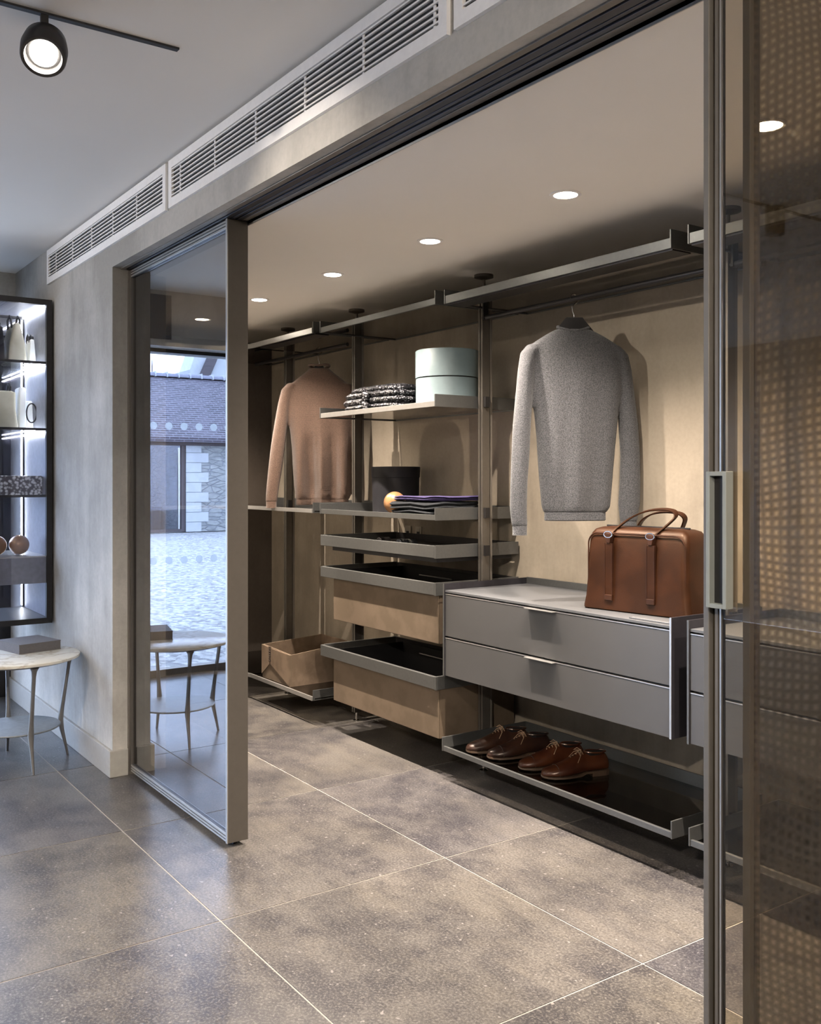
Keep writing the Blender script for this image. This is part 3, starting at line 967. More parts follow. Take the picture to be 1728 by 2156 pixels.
# unseen spotlights: one inferred from light on the wardrobe wall, the rest added fill
for (x, y, tx, ty, tz, e, ang, lab) in (
        (-2.785, -1.0, -3.2, -0.2, 0.0, 150, 95, 'added unseen fill spotlight behind the glowing one on the same track'),
        (-2.785, -0.25, -2.45, 3.2, 1.45, 60, 42, 'black spotlight aimed into the wardrobe from the left track'),
        (0.4, -1.2, -1.2, 0.2, 0.0, 170, 95, 'added unseen fill spotlight above and behind the viewer'),
        (0.4, 0.3, -1.9, 1.5, 2.3, 42, 85, 'added unseen fill spotlight washing the plaster strip above the opening'),  # added washer, brightens the wall head and grilles
        (-4.6, -0.9, -4.3, 1.45, 2.3, 30, 85, 'added unseen fill spotlight washing the wall beside the cabinet'),  # added washer, lifts the left wall and its grille
        (-4.6, -1.6, -4.9, -0.6, 0.0, 40, 95, 'added unseen fill spotlight near the glazed shop front')):
    s2 = thing('track_spotlight', (x, y, ZC), lab, 'spotlight')
    MB().cyl((x, y, ZC), (x, y, ZC - 0.13), 0.045, n=24).build('lamp_head', M['dark'], s2, True)
    lamp('track_beam', 'SPOT', (0, 0, -0.14), e, WARM2, aim=(tx - x, ty - y, tz - ZC), spot_size=math.radians(ang), spot_blend=0.7, shadow_soft_size=0.04, parent=s2)

# ------------------------------------------------------------ sweaters
def garment(cx_, cy_, th, spec, mat, trim, name, label, hem_z):
    U_ = Vector((math.cos(th), math.sin(th), 0))
    W_ = Vector((math.sin(th), -math.cos(th), 0))
    root = thing(name, (cx_, cy_, hem_z), label, 'sweater')
    root.rotation_euler.z = 0
    def P(u, w, z):
        return (cx_ + U_.x * u + W_.x * w, cy_ + U_.y * u + W_.y * w, z)
    def ring(uc, a, b_, z, wob=None, nn=48, e=2.4, tilt=0.0, amp=0.0, wc=0.0):
        out = []
        for k in range(nn):
            t = 2 * PI * k / nn
            c, s = math.cos(t), math.sin(t)
            uu = a * math.copysign(abs(c) ** (2 / e), c)
            ww = b_ * math.copysign(abs(s) ** (2 / e), s)
            if wob:
                ww += amp * wob(uu, z)
            out.append(P(uc + uu, ww + wc, z + tilt * uu))
        return out
    body = MB()
    rows = []
    for (z, uc, a, b_, amp) in spec['torso']:
        rows.append(ring(uc, a, b_, z, spec['wob'], amp=amp))
    body.rings(rows)
    for side in spec['sleeves']:
        rr = []
        for (u, w, z, a, b_) in side:
            rr.append(ring(u, a, b_, z, None, 28, 2.1, wc=w))
        body.rings(rr)
    o = body.build('body', mat, root, True)
    r = o.modifiers.new('remesh', 'REMESH'); r.mode = 'VOXEL'; r.voxel_size = 0.0065; r.use_smooth_shade = True
    sm = o.modifiers.new('smooth', 'SMOOTH'); sm.factor = 0.5; sm.iterations = 5
    # hem
    z, uc, a, b_, amp = spec['torso'][-1]
    h = MB()
    h.rings([ring(uc, a - 0.004, b_ - 0.003, z + 0.012, spec['wob'], amp=amp), ring(uc, a - 0.003, b_ - 0.002, z - 0.03, spec['wob'], amp=amp), ring(uc, a - 0.007, b_ - 0.006, z - 0.034, spec['wob'], amp=amp)])
    h.build('hem', trim, root, True)
    for side in spec['sleeves']:
        (u, w, z, a, b_) = side[-1]
        h = MB()
        h.rings([ring(u, a - 0.002, b_ - 0.002, z + 0.010, None, 28, 2.1, wc=w), ring(u, a - 0.003, b_ - 0.002, z - 0.032, None, 28, 2.1, wc=w), ring(u, a - 0.002, b_ - 0.002, z - 0.036, None, 28, 2.1, wc=w)])
        h.build('cuff', trim, root, True)
    # neckband
    zc, rc, rb = spec['neck']
    uc = spec['torso'][0][1]
    pts = [P(uc + rc * math.cos(t), rb * math.sin(t), zc + spec['dip'] * (-math.sin(t) if spec['back'] else math.sin(t)) + 0.012 * abs(math.cos(t))) for t in [2 * PI * k / 36 for k in range(36)]]
    MB().tube(pts, 0.0075, 8, closed=True).build('neckband', trim, root, True)
    return P

def hanger(P, uc, ztop, zrod, half, drop, label, body_mat, head=0.04):
    c = P(uc, 0, ztop)
    root = thing('clothes_hanger', c, label, 'hanger', 'clothes hangers')
    pts = [(-half, ztop - drop), (-head * 1.45, ztop - 0.050), (-head * 0.65, ztop), (head * 0.65, ztop), (head * 1.45, ztop - 0.050), (half, ztop - drop), (half, ztop - drop - 0.02), (-half, ztop - drop - 0.02)]
    vs = [P(uc + a, w, z) for w in (-0.010, 0.010) for a, z in pts]
    n = len(pts)
    MB().add(vs, [tuple(range(n)), tuple(range(n, 2 * n))[::-1]] + [(i, (i + 1) % n, n + (i + 1) % n, n + i) for i in range(n)]).build('shoulder_bar', body_mat, root)
    # wire hook: stem then loop over the rod
    R_ = 0.021
    path = [P(uc, 0, ztop - 0.004), P(uc, 0, ztop + 0.012), P(uc - 0.006, 0, ztop + 0.028)]
    zc = zrod
    path.append(P(uc - 0.008, 0.0, zc - R_ - 0.012))
    for k in range(9):
        a = -PI / 3 + (PI + PI / 3) * k / 8
        path.append((c[0], c[1] - 0 + math.cos(a) * R_ - 0.0, zc + math.sin(a) * R_))
    MB().tube(path, 0.0022, 8).build('wire_hook', M['hook'], root, True)
    return root

def wob1(u, z):
    return math.sin(u * 52 + 0.6 + (1.9 - z) * 1.5) * 0.7 + math.sin(u * 27 + 2.1) * 0.5
TH = math.radians(58)
gspec = dict(
    torso=[(2.030, 0.0, 0.072, 0.026, 0), (2.020, 0.0, 0.094, 0.032, 0), (2.000, 0.002, 0.130, 0.040, 0), (1.970, 0.004, 0.178, 0.048, 0), (1.940, 0.006, 0.205, 0.052, 0),
           (1.88, 0.008, 0.208, 0.058, 0.001), (1.78, 0.012, 0.196, 0.062, 0.002), (1.68, 0.014, 0.180, 0.062, 0.003), (1.58, 0.014, 0.170, 0.060, 0.004), (1.45, 0.012, 0.160, 0.056, 0.006),
           (1.35, 0.012, 0.152, 0.050, 0.008), (1.28, 0.012, 0.146, 0.045, 0.008), (1.255, 0.008, 0.134, 0.040, 0.005)],
    wob=wob1,
    sleeves=[[(-0.150, 0.0, 1.965, 0.045, 0.035), (-0.185, 0.004, 1.93, 0.040, 0.042), (-0.200, 0.008, 1.86, 0.036, 0.046), (-0.212, 0.012, 1.74, 0.036, 0.046), (-0.222, 0.018, 1.62, 0.038, 0.042), (-0.228, 0.022, 1.50, 0.038, 0.038), (-0.235, 0.026, 1.38, 0.036, 0.034), (-0.238, 0.028, 1.27, 0.036, 0.030), (-0.234, 0.028, 1.22, 0.034, 0.028), (-0.232, 0.028, 1.198, 0.033, 0.026)],
             [(0.155, 0.0, 1.96, 0.045, 0.035), (0.198, -0.006, 1.925, 0.038, 0.040), (0.216, -0.012, 1.86, 0.036, 0.044), (0.232, -0.020, 1.74, 0.038, 0.044), (0.244, -0.024, 1.62, 0.042, 0.040), (0.252, -0.026, 1.50, 0.042, 0.036), (0.252, -0.028, 1.38, 0.045, 0.034), (0.248, -0.028, 1.29, 0.047, 0.030), (0.246, -0.028, 1.24, 0.040, 0.028), (0.246, -0.028, 1.215, 0.036, 0.026)]],
    neck=(2.027, 0.065, 0.028), dip=0.010, back=True)
P1 = garment(-2.955, 2.90, TH, gspec, M['greyknit'], M['greyknit'], 'grey_sweater', 'heather grey crew neck sweater on a hanger above the drawers', 1.2)
hanger(P1, 0.004, 2.080, 2.160, 0.14, 0.135, 'black hanger with wire hook holding the grey sweater', M['black'], 0.052)

def wob2(u, z):
    return math.sin(u * 46 + 1.6) * 1.0 + math.sin(u * 21) * 0.3
tspec = dict(
    torso=[(2.070, 0.0, 0.060, 0.030, 0), (2.050, 0.0, 0.080, 0.036, 0), (2.015, 0.0, 0.125, 0.042, 0), (1.975, 0.0, 0.175, 0.048, 0), (1.94, 0.0, 0.205, 0.052, 0),
           (1.88, 0.0, 0.212, 0.058, 0.001), (1.78, 0.006, 0.205, 0.062, 0.004), (1.68, 0.016, 0.195, 0.060, 0.010), (1.58, 0.020, 0.190, 0.050, 0.024), (1.45, 0.022, 0.186, 0.042, 0.034),
           (1.35, 0.024, 0.180, 0.034, 0.040), (1.30, 0.024, 0.172, 0.030, 0.036), (1.272, 0.020, 0.164, 0.026, 0.030)],
    wob=wob2,
    sleeves=[[(-0.150, 0.0, 1.98, 0.045, 0.035), (-0.190, 0.010, 1.94, 0.040, 0.042), (-0.210, 0.02, 1.86, 0.038, 0.046), (-0.228, 0.030, 1.74, 0.040, 0.044), (-0.246, 0.038, 1.60, 0.043, 0.040), (-0.262, 0.044, 1.46, 0.042, 0.036), (-0.275, 0.048, 1.36, 0.038, 0.032), (-0.282, 0.050, 1.29, 0.036, 0.028), (-0.285, 0.050, 1.257, 0.034, 0.026)],
             [(0.155, 0.0, 1.975, 0.045, 0.035), (0.190, -0.006, 1.93, 0.038, 0.040), (0.206, -0.012, 1.86, 0.036, 0.044), (0.220, -0.018, 1.74, 0.036, 0.044), (0.230, -0.02, 1.60, 0.038, 0.040), (0.236, -0.02, 1.46, 0.038, 0.036), (0.240, -0.02, 1.32, 0.036, 0.032), (0.240, -0.02, 1.262, 0.034, 0.028)]],
    neck=(2.075, 0.062, 0.034), dip=0.010, back=False)
P2 = garment(-5.135, 2.905, math.radians(52), tspec, M['tanknit'], M['tanknit'], 'camel_sweater', 'camel brown sweater hanging at the far left of the wardrobe', 1.24)
hanger(P2, 0.0, 2.095, 2.177, 0.14, 0.14, 'hanger holding the camel brown sweater', M['dark'], 0.03)

# ------------------------------------------------------------ boxes and folded things in bay 2
hb = thing('round_hat_box', (-3.865, 2.92, 1.749), 'round mint hat box in two tiers on the upper shelf', 'hat box')
MB().lathe([(0.002, 0.0), (0.155, 0.0), (0.157, 0.002), (0.157, 0.146), (0.002, 0.146)], (-3.865, 2.92, 1.7495), 72).build('box_base', M['mint'], hb, True)
MB().lathe([(0.150, 0.146), (0.150, 0.152)], (-3.865, 2.92, 1.7495), 72).build('shadow_gap', M['dark'], hb, True)
MB().lathe([(0.002, 0.152), (0.159, 0.152), (0.159, 0.283), (0.156, 0.287), (0.002, 0.290)], (-3.865, 2.92, 1.7495), 72).build('lid', M['mint'], hb, True)

bb2 = thing('black_hat_box', (-4.445, 3.02, 1.215), 'round black hat box behind the bronze ball', 'hat box')
MB().lathe([(0.002, 0.0), (0.128, 0.0), (0.132, 0.20), (0.002, 0.20)], (-4.445, 3.0, 1.2155), 64).build('box_base', M['blackcard'], bb2, True)
MB().lathe([(0.131, 0.188), (0.134, 0.190), (0.137, 0.246), (0.132, 0.249), (0.002, 0.249), (0.002, 0.205)], (-4.445, 3.0, 1.2155), 64).build('lid', M['blackcard'], bb2, True)
tag(MB().sphere((-4.157, 2.80, 1.2155 + 0.058), 0.058).build('wooden_ball', M['brass'], None, True), 'shiny bronze wooden ball beside the folded clothes', 'ball')

def folded(name, x0, x1, y0, y1, z0, h, mat, label, seed, rot=0.0):
    rnd = random.Random(seed)
    cx_, cy_ = (x0 + x1) / 2, (y0 + y1) / 2
    a, b_ = (x1 - x0) / 2, (y1 - y0) / 2
    mb = MB()
    layers = 2
    hh = h / layers
    for L in range(layers):
        rings = []
        ox = rnd.uniform(-0.008, 0.008)
        for (f, zz) in ((0.96, 0.05), (1.0, 0.5), (0.96, 0.95)):
            ring = []
            for k in range(56):
                t = 2 * PI * k / 56
                c, s = math.cos(t), math.sin(t)
                e = 7.0
                px = a * f * math.copysign(abs(c) ** (2 / e), c) + ox
                py = b_ * f * math.copysign(abs(s) ** (2 / e), s)
                wz = 0.004 * math.sin(px * 24 + seed) + 0.003 * math.sin(py * 31 + seed * 2)
                wz *= (0 if (L == 0 and zz < 0.3) else 1)
                ring.append((px, py, z0 + hh * (L + zz) + wz))
            rings.append(ring)
        mb.rings(rings)
    mb.xf(Matrix.Translation((cx_, cy_, 0)) @ Matrix.Rotation(rot, 4, 'Z'))
    o = mb.build(name, mat, None, True)
    return tag(o, label, 'clothes', 'folded clothes on the shelf')
folded('folded_garment', -4.085, -3.70, 2.70, 2.99, 1.2165, 0.030, M['greycloth'], 'charcoal folded garment lowest in the clothes stack', 1)
folded('folded_garment', -4.10, -3.68, 2.70, 3.0, 1.2485, 0.036, M['greycloth'], 'grey folded garment in the middle of the clothes stack', 2, 0.03)
folded('folded_garment', -4.10, -3.66, 2.72, 3.04, 1.291, 0.020, M['purple'], 'purple folded garment on top of the clothes stack', 3, -0.06)

# black beaded bundle: rolls of woven fabric
bn = thing('beaded_bundle', (-4.43, 2.84, 1.749), 'black glittering woven bundle folded beside the mint box', 'textile')
def roll(cx_, cz, L, rx, rz, y0, y1):
    rings = []
    n = 30
    for j in range(15):
        t = j / 14
        x = cx_ - L / 2 + L * t
        k = (1 - abs(2 * t - 1) ** 5) ** 0.5 if 0 < t < 1 else 0.12
        k = max(k, 0.12)
        rings.append([(x, (y0 + y1) / 2 + math.cos(2 * PI * q / n) * (y1 - y0) / 2 * k, max(1.7495, cz + math.sin(2 * PI * q / n) * rz * k + 0.003 * math.sin(x * 70 + q))) for q in range(n)])
    return rings
for k, (cx_, cz, L, rz, y0, y1) in enumerate(((-4.325, 1.776, 0.55, 0.034, 2.70, 3.02), (-4.330, 1.808, 0.57, 0.036, 2.70, 3.0), (-4.320, 1.840, 0.54, 0.034, 2.70, 3.02), (-4.300, 1.866, 0.46, 0.030, 2.71, 3.0))):
    MB().rings(roll(cx_, cz, L, 0, rz, y0, y1)).build('fold', M['sequin'], bn, True)
MB().tube([(-4.27 + 0.012 * math.sin(q), 2.694 - 0.004 + 0.0 * q, 1.765 + 0.008 * q) for q in range(13)], 0.016, 10).build('braid', M['sequin'], bn, True)

# rolled ties
for k, (x, y) in enumerate(((-4.16, 2.735), (-3.98, 2.735), (-3.93, 2.74))):
    z = 1.0465
    r = 0.026
    t = thing('rolled_tie', (x, y, z), ('flat dark rolled tie at the left of the shallow tray', 'rolled dark tie with pale stripe in the shallow tray', 'rolled dark tie right of the striped one')[k], 'tie', 'rolled ties in the tray')
    mb = MB()
    pts = []
    for q in range(40):
        a = q / 40 * 2 * PI * 2.5
        rr = 0.008 + (r - 0.008) * q / 39
        pts.append((x + rr * math.cos(a), y - 0.03, z + r + rr * math.sin(a)))
    mb.strip(pts, (0, 1, 0), 0.001, 0.005)
    mb2 = MB()
    ring2 = []
    for (px, py, pz) in pts:
        ring2.append([(px, y - 0.03, pz), (px, y + 0.03, pz)])
    rings = []
    for i, p in enumerate(pts):
        c = Vector((x, 0, z + r)); v = Vector((p[0], 0, p[2])) - c
        v2 = v.normalized() * 0.004
        rings.append([(p[0], y - 0.03, p[2]), (p[0], y + 0.03, p[2]), (p[0] - v2.x, y + 0.03, p[2] - v2.z), (p[0] - v2.x, y - 0.03, p[2] - v2.z)])
    MB().rings(rings).build('tie_roll', M['greycloth'] if k else M['dark'], t, True)
    if k:
        rings = [[(x + (r + 0.0006) * math.cos(a), y + w, z + r + (r + 0.0006) * math.sin(a)) for w in (-0.020, -0.008)] + [(x + (r - 0.0005) * math.cos(a), y + w, z + r + (r - 0.0005) * math.sin(a)) for w in (-0.008, -0.020)] for a in [PI * 0.1 + PI * 0.8 * q / 12 for q in range(13)]]
        MB().rings(rings).build('stripe', M['lightsteel'], t, True)

# ------------------------------------------------------------ tan leather bin on the low corner shelf
lbn = thing('leather_bin', (-5.31, 2.92, 0.154), 'open tan leather storage bin on the lowest corner shelf', 'bin')
x0, x1, y0, y1, z0, z1 = -5.50, -5.125, 2.70, 3.13, 0.155, 0.385
th = 0.009
def slab(pts, dirv, name, mat):
    d = Vector(dirv)
    vs = [tuple(p) for p in pts] + [tuple(Vector(p) + d) for p in pts]
    n = len(pts)
    return MB().add(vs, [tuple(range(n)), tuple(range(n, 2 * n))[::-1]] + [(i, (i + 1) % n, n + (i + 1) % n, n + i) for i in range(n)]).build(name, mat, lbn)
zf = 0.345
slab([(x0, y0 + 0.004, z0), (x1, y0 + 0.004, z0), (x1, y0 + 0.004, zf), (x0, y0 + 0.004, zf + 0.015)], (0, th, 0), 'front_panel', M['trayskin'])
xm = -5.385
slab([(x0, y0 - 0.003, z0 + 0.02), (xm - 0.004, y0 - 0.003, z0 + 0.10), (xm - 0.004, y0 - 0.003, zf + 0.008), (x0, y0 - 0.003, zf + 0.015)], (0, 0.007, 0), 'leather_flap', M['tanleather'])
slab([(x1, y0 - 0.003, z0), (x1, y0 - 0.003, zf), (xm + 0.004, y0 - 0.003, zf + 0.006), (xm + 0.004, y0 - 0.003, z0 + 0.10)], (0, 0.007, 0), 'leather_flap', M['tanleather'])
slab([(x1 - th, y0 + 0.013, z0), (x1 - th, y1, z0), (x1 - th, y1, z1), (x1 - th, y0 + 0.013, zf)], (th, 0, 0), 'side_panel', M['tanleather'])
slab([(x0, y0 + 0.013, z0), (x0, y1, z0), (x0, y1, z1), (x0, y0 + 0.013, zf + 0.015)], (th, 0, 0), 'side_panel', M['tanleather'])
slab([(x0 + th, y1 - th, z0), (x1 - th, y1 - th, z0), (x1 - th, y1 - th, z1), (x0 + th, y1 - th, z1)], (0, th, 0), 'back_panel', M['tanleather'])
slab([(x0 + th, y0 + 0.013, z0), (x1 - th, y0 + 0.013, z0), (x1 - th, y1 - th, z0), (x0 + th, y1 - th, z0)], (0, 0, 0.006), 'bottom_panel', M['trayskin'])
mb = MB()
for q in range(7):
    zz = z0 + 0.115 + q * 0.014
    mb.tube([(xm - 0.014, y0 - 0.004, zz), (xm + 0.014, y0 - 0.004, zz + 0.007)], 0.0018, 6)
    mb.tube([(xm - 0.014, y0 - 0.004, zz + 0.007), (xm + 0.014, y0 - 0.004, zz)], 0.0018, 6)
mb.build('cross_stitching', M['stitch'], lbn, True)

# ------------------------------------------------------------ brown travel bag
th_b = math.atan2(0.053, 0.401)
bg = thing('travel_bag', (-2.75, 2.765, 0.8865), 'cognac leather travel bag standing on the grey drawer unit', 'bag')
BT = Matrix.Translation((-2.762, 2.765, 0.8862)) @ Matrix.Rotation(th_b, 4, 'Z')
Lb, Db, Hb = 0.475, 0.185, 0.325
def rrect(x0, x1, y0, y1, r, n=6):
    pts = []
    for (cx_, cy_, a0) in ((x1 - r, y1 - r, 0), (x0 + r, y1 - r, PI / 2), (x0 + r, y0 + r, PI), (x1 - r, y0 + r, 1.5 * PI)):
        for k in range(n + 1):
            a = a0 + PI / 2 * k / n
            pts.append((cx_ + r * math.cos(a), cy_ + r * math.sin(a)))
    return pts
rows = []
prof = [(0.0, 0.0), (0.004, -0.005), (0.014, -0.004), (0.05, 0.004), (0.12, 0.010), (0.20, 0.013), (0.27, 0.015), (0.298, 0.020), (0.314, 0.032), (0.322, 0.052), (0.325, 0.080)]
for z, ins in prof:
    bulge = 0.008 * math.sin(PI * min(1, z / 0.30))
    insd = ins if z < 0.28 else ins
    pr_ = rrect(insd * (1.0 if z > 0.02 else 0.6), Lb - insd, insd * 0.9 - bulge, Db - insd * 0.9 + bulge, 0.026 if z < 0.3 else 0.020)
    rows.append([(a, b_, z) for a, b_ in pr_])
MB().rings(rows).xf(BT).build('body', M['bag'], bg, True)
# piping around the front and the back edges
def piping(y):
    pts = []
    for a, b_ in rrect(0.020, Lb - 0.020, 0.012, 0.300, 0.045, 8):
        pts.append((a, y, b_))
    return pts
for y in (0.0105, Db - 0.0105):
    MB().tube(piping(y), 0.0030, 8, closed=True).xf(BT).build('piping', M['bagdark'], bg, True)
MB().tube([(0.05, Db / 2, 0.3255), (Lb - 0.05, Db / 2, 0.3255)], 0.0035, 6).xf(BT).build('zip', M['dark'], bg, True)
MB().box(-0.006, 0.004, Db / 2 - 0.006, Db / 2 + 0.006, 0.20, 0.222).xf(BT).build('zip_pull', M['dark'], bg)
for xs in (0.128, 0.318):
    stp = MB().box(xs - 0.016, xs + 0.016, -0.0085, 0.004, 0.060, 0.262).xf(BT).build('strap', M['bag'], bg, bevel=0.002)
    for e in (-0.0165, 0.0165):
        MB().box(xs + e - 0.0012, xs + e + 0.0012, -0.0095, 0.002, 0.060, 0.262).xf(BT).build('strap_edge', M['bagdark'], stp)
    MB().box(xs - 0.018, xs + 0.018, -0.0105, -0.003, 0.040, 0.062).xf(BT).build('strap_end', M['bagdark'], stp, bevel=0.002)
    MB().prism([(xs - 0.008, 0.262), (xs + 0.008, 0.262), (xs + 0.016, 0.300), (xs - 0.016, 0.300)], -0.0115, 0.010, 'Y').xf(BT).build('strap_tongue', M['bagdark'], stp, bevel=0.002)
    MB().tube([(xs + 0.019 * math.cos(t), -0.010, 0.296 + 0.012 * math.sin(t)) for t in [2 * PI * q / 16 for q in range(16)]], 0.0022, 6, closed=True).xf(BT).build('buckle_ring', M['hook'], stp, True)
# handles: front and rear arcs leaning together over the top
for (yb, yt) in ((0.010, 0.085), (Db - 0.010, 0.115)):
    ctl = [(0.128, 0.292, 0), (0.142, 0.322, 0.35), (0.185, 0.362, 0.75), (0.245, 0.388, 0.95), (0.312, 0.396, 1.0), (0.362, 0.390, 0.95), (0.378, 0.372, 0.8), (0.362, 0.345, 0.55), (0.336, 0.315, 0.25), (0.318, 0.292, 0)]
    if yb > 0.1:
        ctl = [(a * 0.97 + 0.015, b_ - 0.010, c) for a, b_, c in ctl]
    pts = []
    for q in range(len(ctl) - 1):
        p0, p1, p2, p3 = ctl[max(q - 1, 0)], ctl[q], ctl[q + 1], ctl[min(q + 2, len(ctl) - 1)]
        for u in (0, 0.25, 0.5, 0.75):
            v = [0.5 * (2 * p1[i] + (p2[i] - p0[i]) * u + (2 * p0[i] - 5 * p1[i] + 4 * p2[i] - p3[i]) * u * u + (3 * p1[i] - p0[i] - 3 * p2[i] + p3[i]) * u ** 3) for i in range(3)]
            pts.append((v[0], yb + (yt - yb) * v[2], v[1]))
    pts.append((ctl[-1][0], yb, ctl[-1][1]))
    MB().strip(pts, (0.12, 0.95, 0.25), 0.024, 0.006).xf(BT).build('handle', M['bag'], bg, bevel=0.001)

# ------------------------------------------------------------ shoes
def shoe(toe, heel, mat, label, side):
    z0 = 0.1545
    toe = Vector((toe[0], toe[1], z0)); heel = Vector((heel[0], heel[1], z0))
    d = (toe - heel).normalized()
    L = 0.295
    heel = toe - d * L
    sx = Vector((d.y, -d.x, 0))
    s = thing('leather_shoe', tuple((toe + heel) / 2), label, 'shoe', 'brown lace-up shoes on the low shelf')
    def P(l, w, z):
        return tuple(heel + d * l * L + sx * w + Vector((0, 0, z)))
    # stations: l, half width, centre shift, top height, bottom height, squareness
    st = [(0.0, 0.018, 0, 0.062, 0.022), (0.012, 0.027, 0, 0.080, 0.021), (0.06, 0.033, 0, 0.094, 0.020), (0.16, 0.036, 0, 0.092, 0.020), (0.28, 0.036, 0, 0.086, 0.018),
          (0.38, 0.037, 0.001, 0.098, 0.016), (0.46, 0.040, 0.002, 0.094, 0.013), (0.56, 0.045, 0.004, 0.080, 0.010), (0.68, 0.049, 0.005, 0.063, 0.009), (0.78, 0.048, 0.005, 0.052, 0.009),
          (0.88, 0.042, 0.003, 0.045, 0.010), (0.95, 0.031, 0.001, 0.038, 0.011), (0.985, 0.018, 0, 0.030, 0.012), (0.998, 0.006, 0, 0.022, 0.014)]
    rings = []
    n = 28
    for (l, hw, cs, zt, zb) in st:
        r = []
        for k in range(n):
            t = 2 * PI * k / n
            c, q = math.cos(t), math.sin(t)
            if q >= 0:
                w = hw * math.copysign(abs(c) ** (0.95 if l > 0.5 else 1.15), c) * (1 - 0.28 * q * (1 if l < 0.5 else 0.2))
                z = zb + (zt - zb) * (0.35 + 0.65 * q ** (0.8))
            else:
                w = hw * math.copysign(abs(c) ** 0.55, c)
                z = zb + (zt - zb) * 0.35 * (1 + q) if q > -1 else zb
            r.append(P(l, side * cs + w, z))
        rings.append(r)
    up = MB().rings(rings).build('upper', mat, s, True)
    # ankle opening: black disc stands for the shaded hollow, ringed by a collar
    el = []
    for k in range(28):
        t = 2 * PI * k / 28
        l = 0.185 + 0.165 * math.cos(t)
        el.append(P(l, 0.024 * math.sin(t), 0.090 + (0.008 if math.cos(t) < -0.5 else 0.004) + 0.004 * math.cos(t)))
    MB().tube(el, 0.0035, 8, closed=True).build('collar', mat, up, True)
    ring_top = [P(0.185 + 0.16 * math.cos(t), 0.022 * math.sin(t), 0.0945) for t in [2 * PI * k / 28 for k in range(28)]]
    ring_low = [P(0.185 + 0.13 * math.cos(t), 0.016 * math.sin(t), 0.080) for t in [2 * PI * k / 28 for k in range(28)]]
    MB().rings([ring_top, ring_low]).build('dark_opening', M['black'], up, True)
    # toe cap seam
    seam = [P(0.80 - 0.02 * math.cos(t) * 0, 0.0475 * math.cos(t) + side * 0.005, 0.012 + 0.0405 * math.sin(t) ** 0.8 + 0.001) for t in [PI * k / 16 for k in range(17)]]
    MB().tube(seam, 0.0011, 6).build('toe_seam', M['stitch'], up, True)
    # sole and heel
    so = []
    for (l, hw, cs, zt, zb) in st:
        so.append((l, hw + 0.004, cs))
    outl = [(l, side * cs + w) for l, w, cs in so] + [(l, side * cs - w) for l, w, cs in reversed(so)]
    vs = [P(l, w, (0.006 if l > 0.42 else 0.014) ) for l, w in outl] + [P(l, w, (0.013 if l > 0.42 else 0.022)) for l, w in outl]
    m_ = len(outl)
    MB().add(vs, [tuple(range(m_)), tuple(range(m_, 2 * m_))[::-1]] + [(i, (i + 1) % m_, m_ + (i + 1) % m_, m_ + i) for i in range(m_)]).build('sole', M['sole'], s)
    hl = [(l, w) for l, w in outl if l < 0.29]
    hl = [(0.28, 0.038)] + [(l, -w) for l, w in []] + [(0.16, 0.038), (0.06, 0.035), (0.012, 0.029), (0.0, 0.018), (0.0, -0.018), (0.012, -0.029), (0.06, -0.035), (0.16, -0.038), (0.28, -0.038)]
    m_ = len(hl)
    vs = [P(l, w, 0.0) for l, w in hl] + [P(l, w, 0.014) for l, w in hl]
    MB().add(vs, [tuple(range(m_)), tuple(range(m_, 2 * m_))[::-1]] + [(i, (i + 1) % m_, m_ + (i + 1) % m_, m_ + i) for i in range(m_)]).build('heel', M['sole'], s)
    fp = [P(0.62, 0.04, 0.0), P(0.85, 0.035, 0.0), P(0.85, -0.035, 0.0), P(0.62, -0.04, 0.0)]
    vs = fp + [tuple(Vector(p) + Vector((0, 0, 0.006))) for p in fp]
    MB().add(vs, [(0, 1, 2, 3), (7, 6, 5, 4), (0, 4, 5, 1), (1, 5, 6, 2), (2, 6, 7, 3), (3, 7, 4, 0)]).build('tread', M['sole'], s)
    # laces and bow
    mb = MB()
    for q in range(5):
        l = 0.40 + q * 0.040
        zt = 0.1035 - q * 0.0068
        mb.tube([P(l, -0.020, zt - 0.012), P(l + 0.006, 0.0, zt + 0.004), P(l + 0.012, 0.020, zt - 0.012)], 0.0016, 6)
    for e in (-1, 1):
        mb.tube([P(0.40, 0, 0.104), P(0.43, e * 0.02, 0.110), P(0.47, e * 0.030, 0.100), P(0.44, e * 0.014, 0.102), P(0.40, 0, 0.104)], 0.0016, 6)
        mb.tube([P(0.40, 0, 0.104), P(0.46, e * 0.034, 0.090), P(0.52, e * 0.046, 0.066)], 0.0014, 6)
    mb.build('lace', M['lace'], up, True)
    return s
HD = Vector((0.10, 0.284))
shoe((-3.445, 2.712), (-3.445 + HD.x, 2.712 + HD.y), M['shoe1'], 'dark brown shoe furthest left on the low shelf', 1)
shoe((-3.318, 2.730), (-3.318 + HD.x, 2.730 + HD.y), M['shoe1'], 'dark brown shoe, second from the left', -1)
shoe((-3.118, 2.740), (-3.118 + HD.x, 2.740 + HD.y), M['shoe2'], 'reddish brown shoe, third from the left', 1)
shoe((-2.972, 2.738), (-2.972 + HD.x, 2.738 + HD.y), M['shoe2'], 'reddish brown shoe nearest the viewer, furthest right', -1)

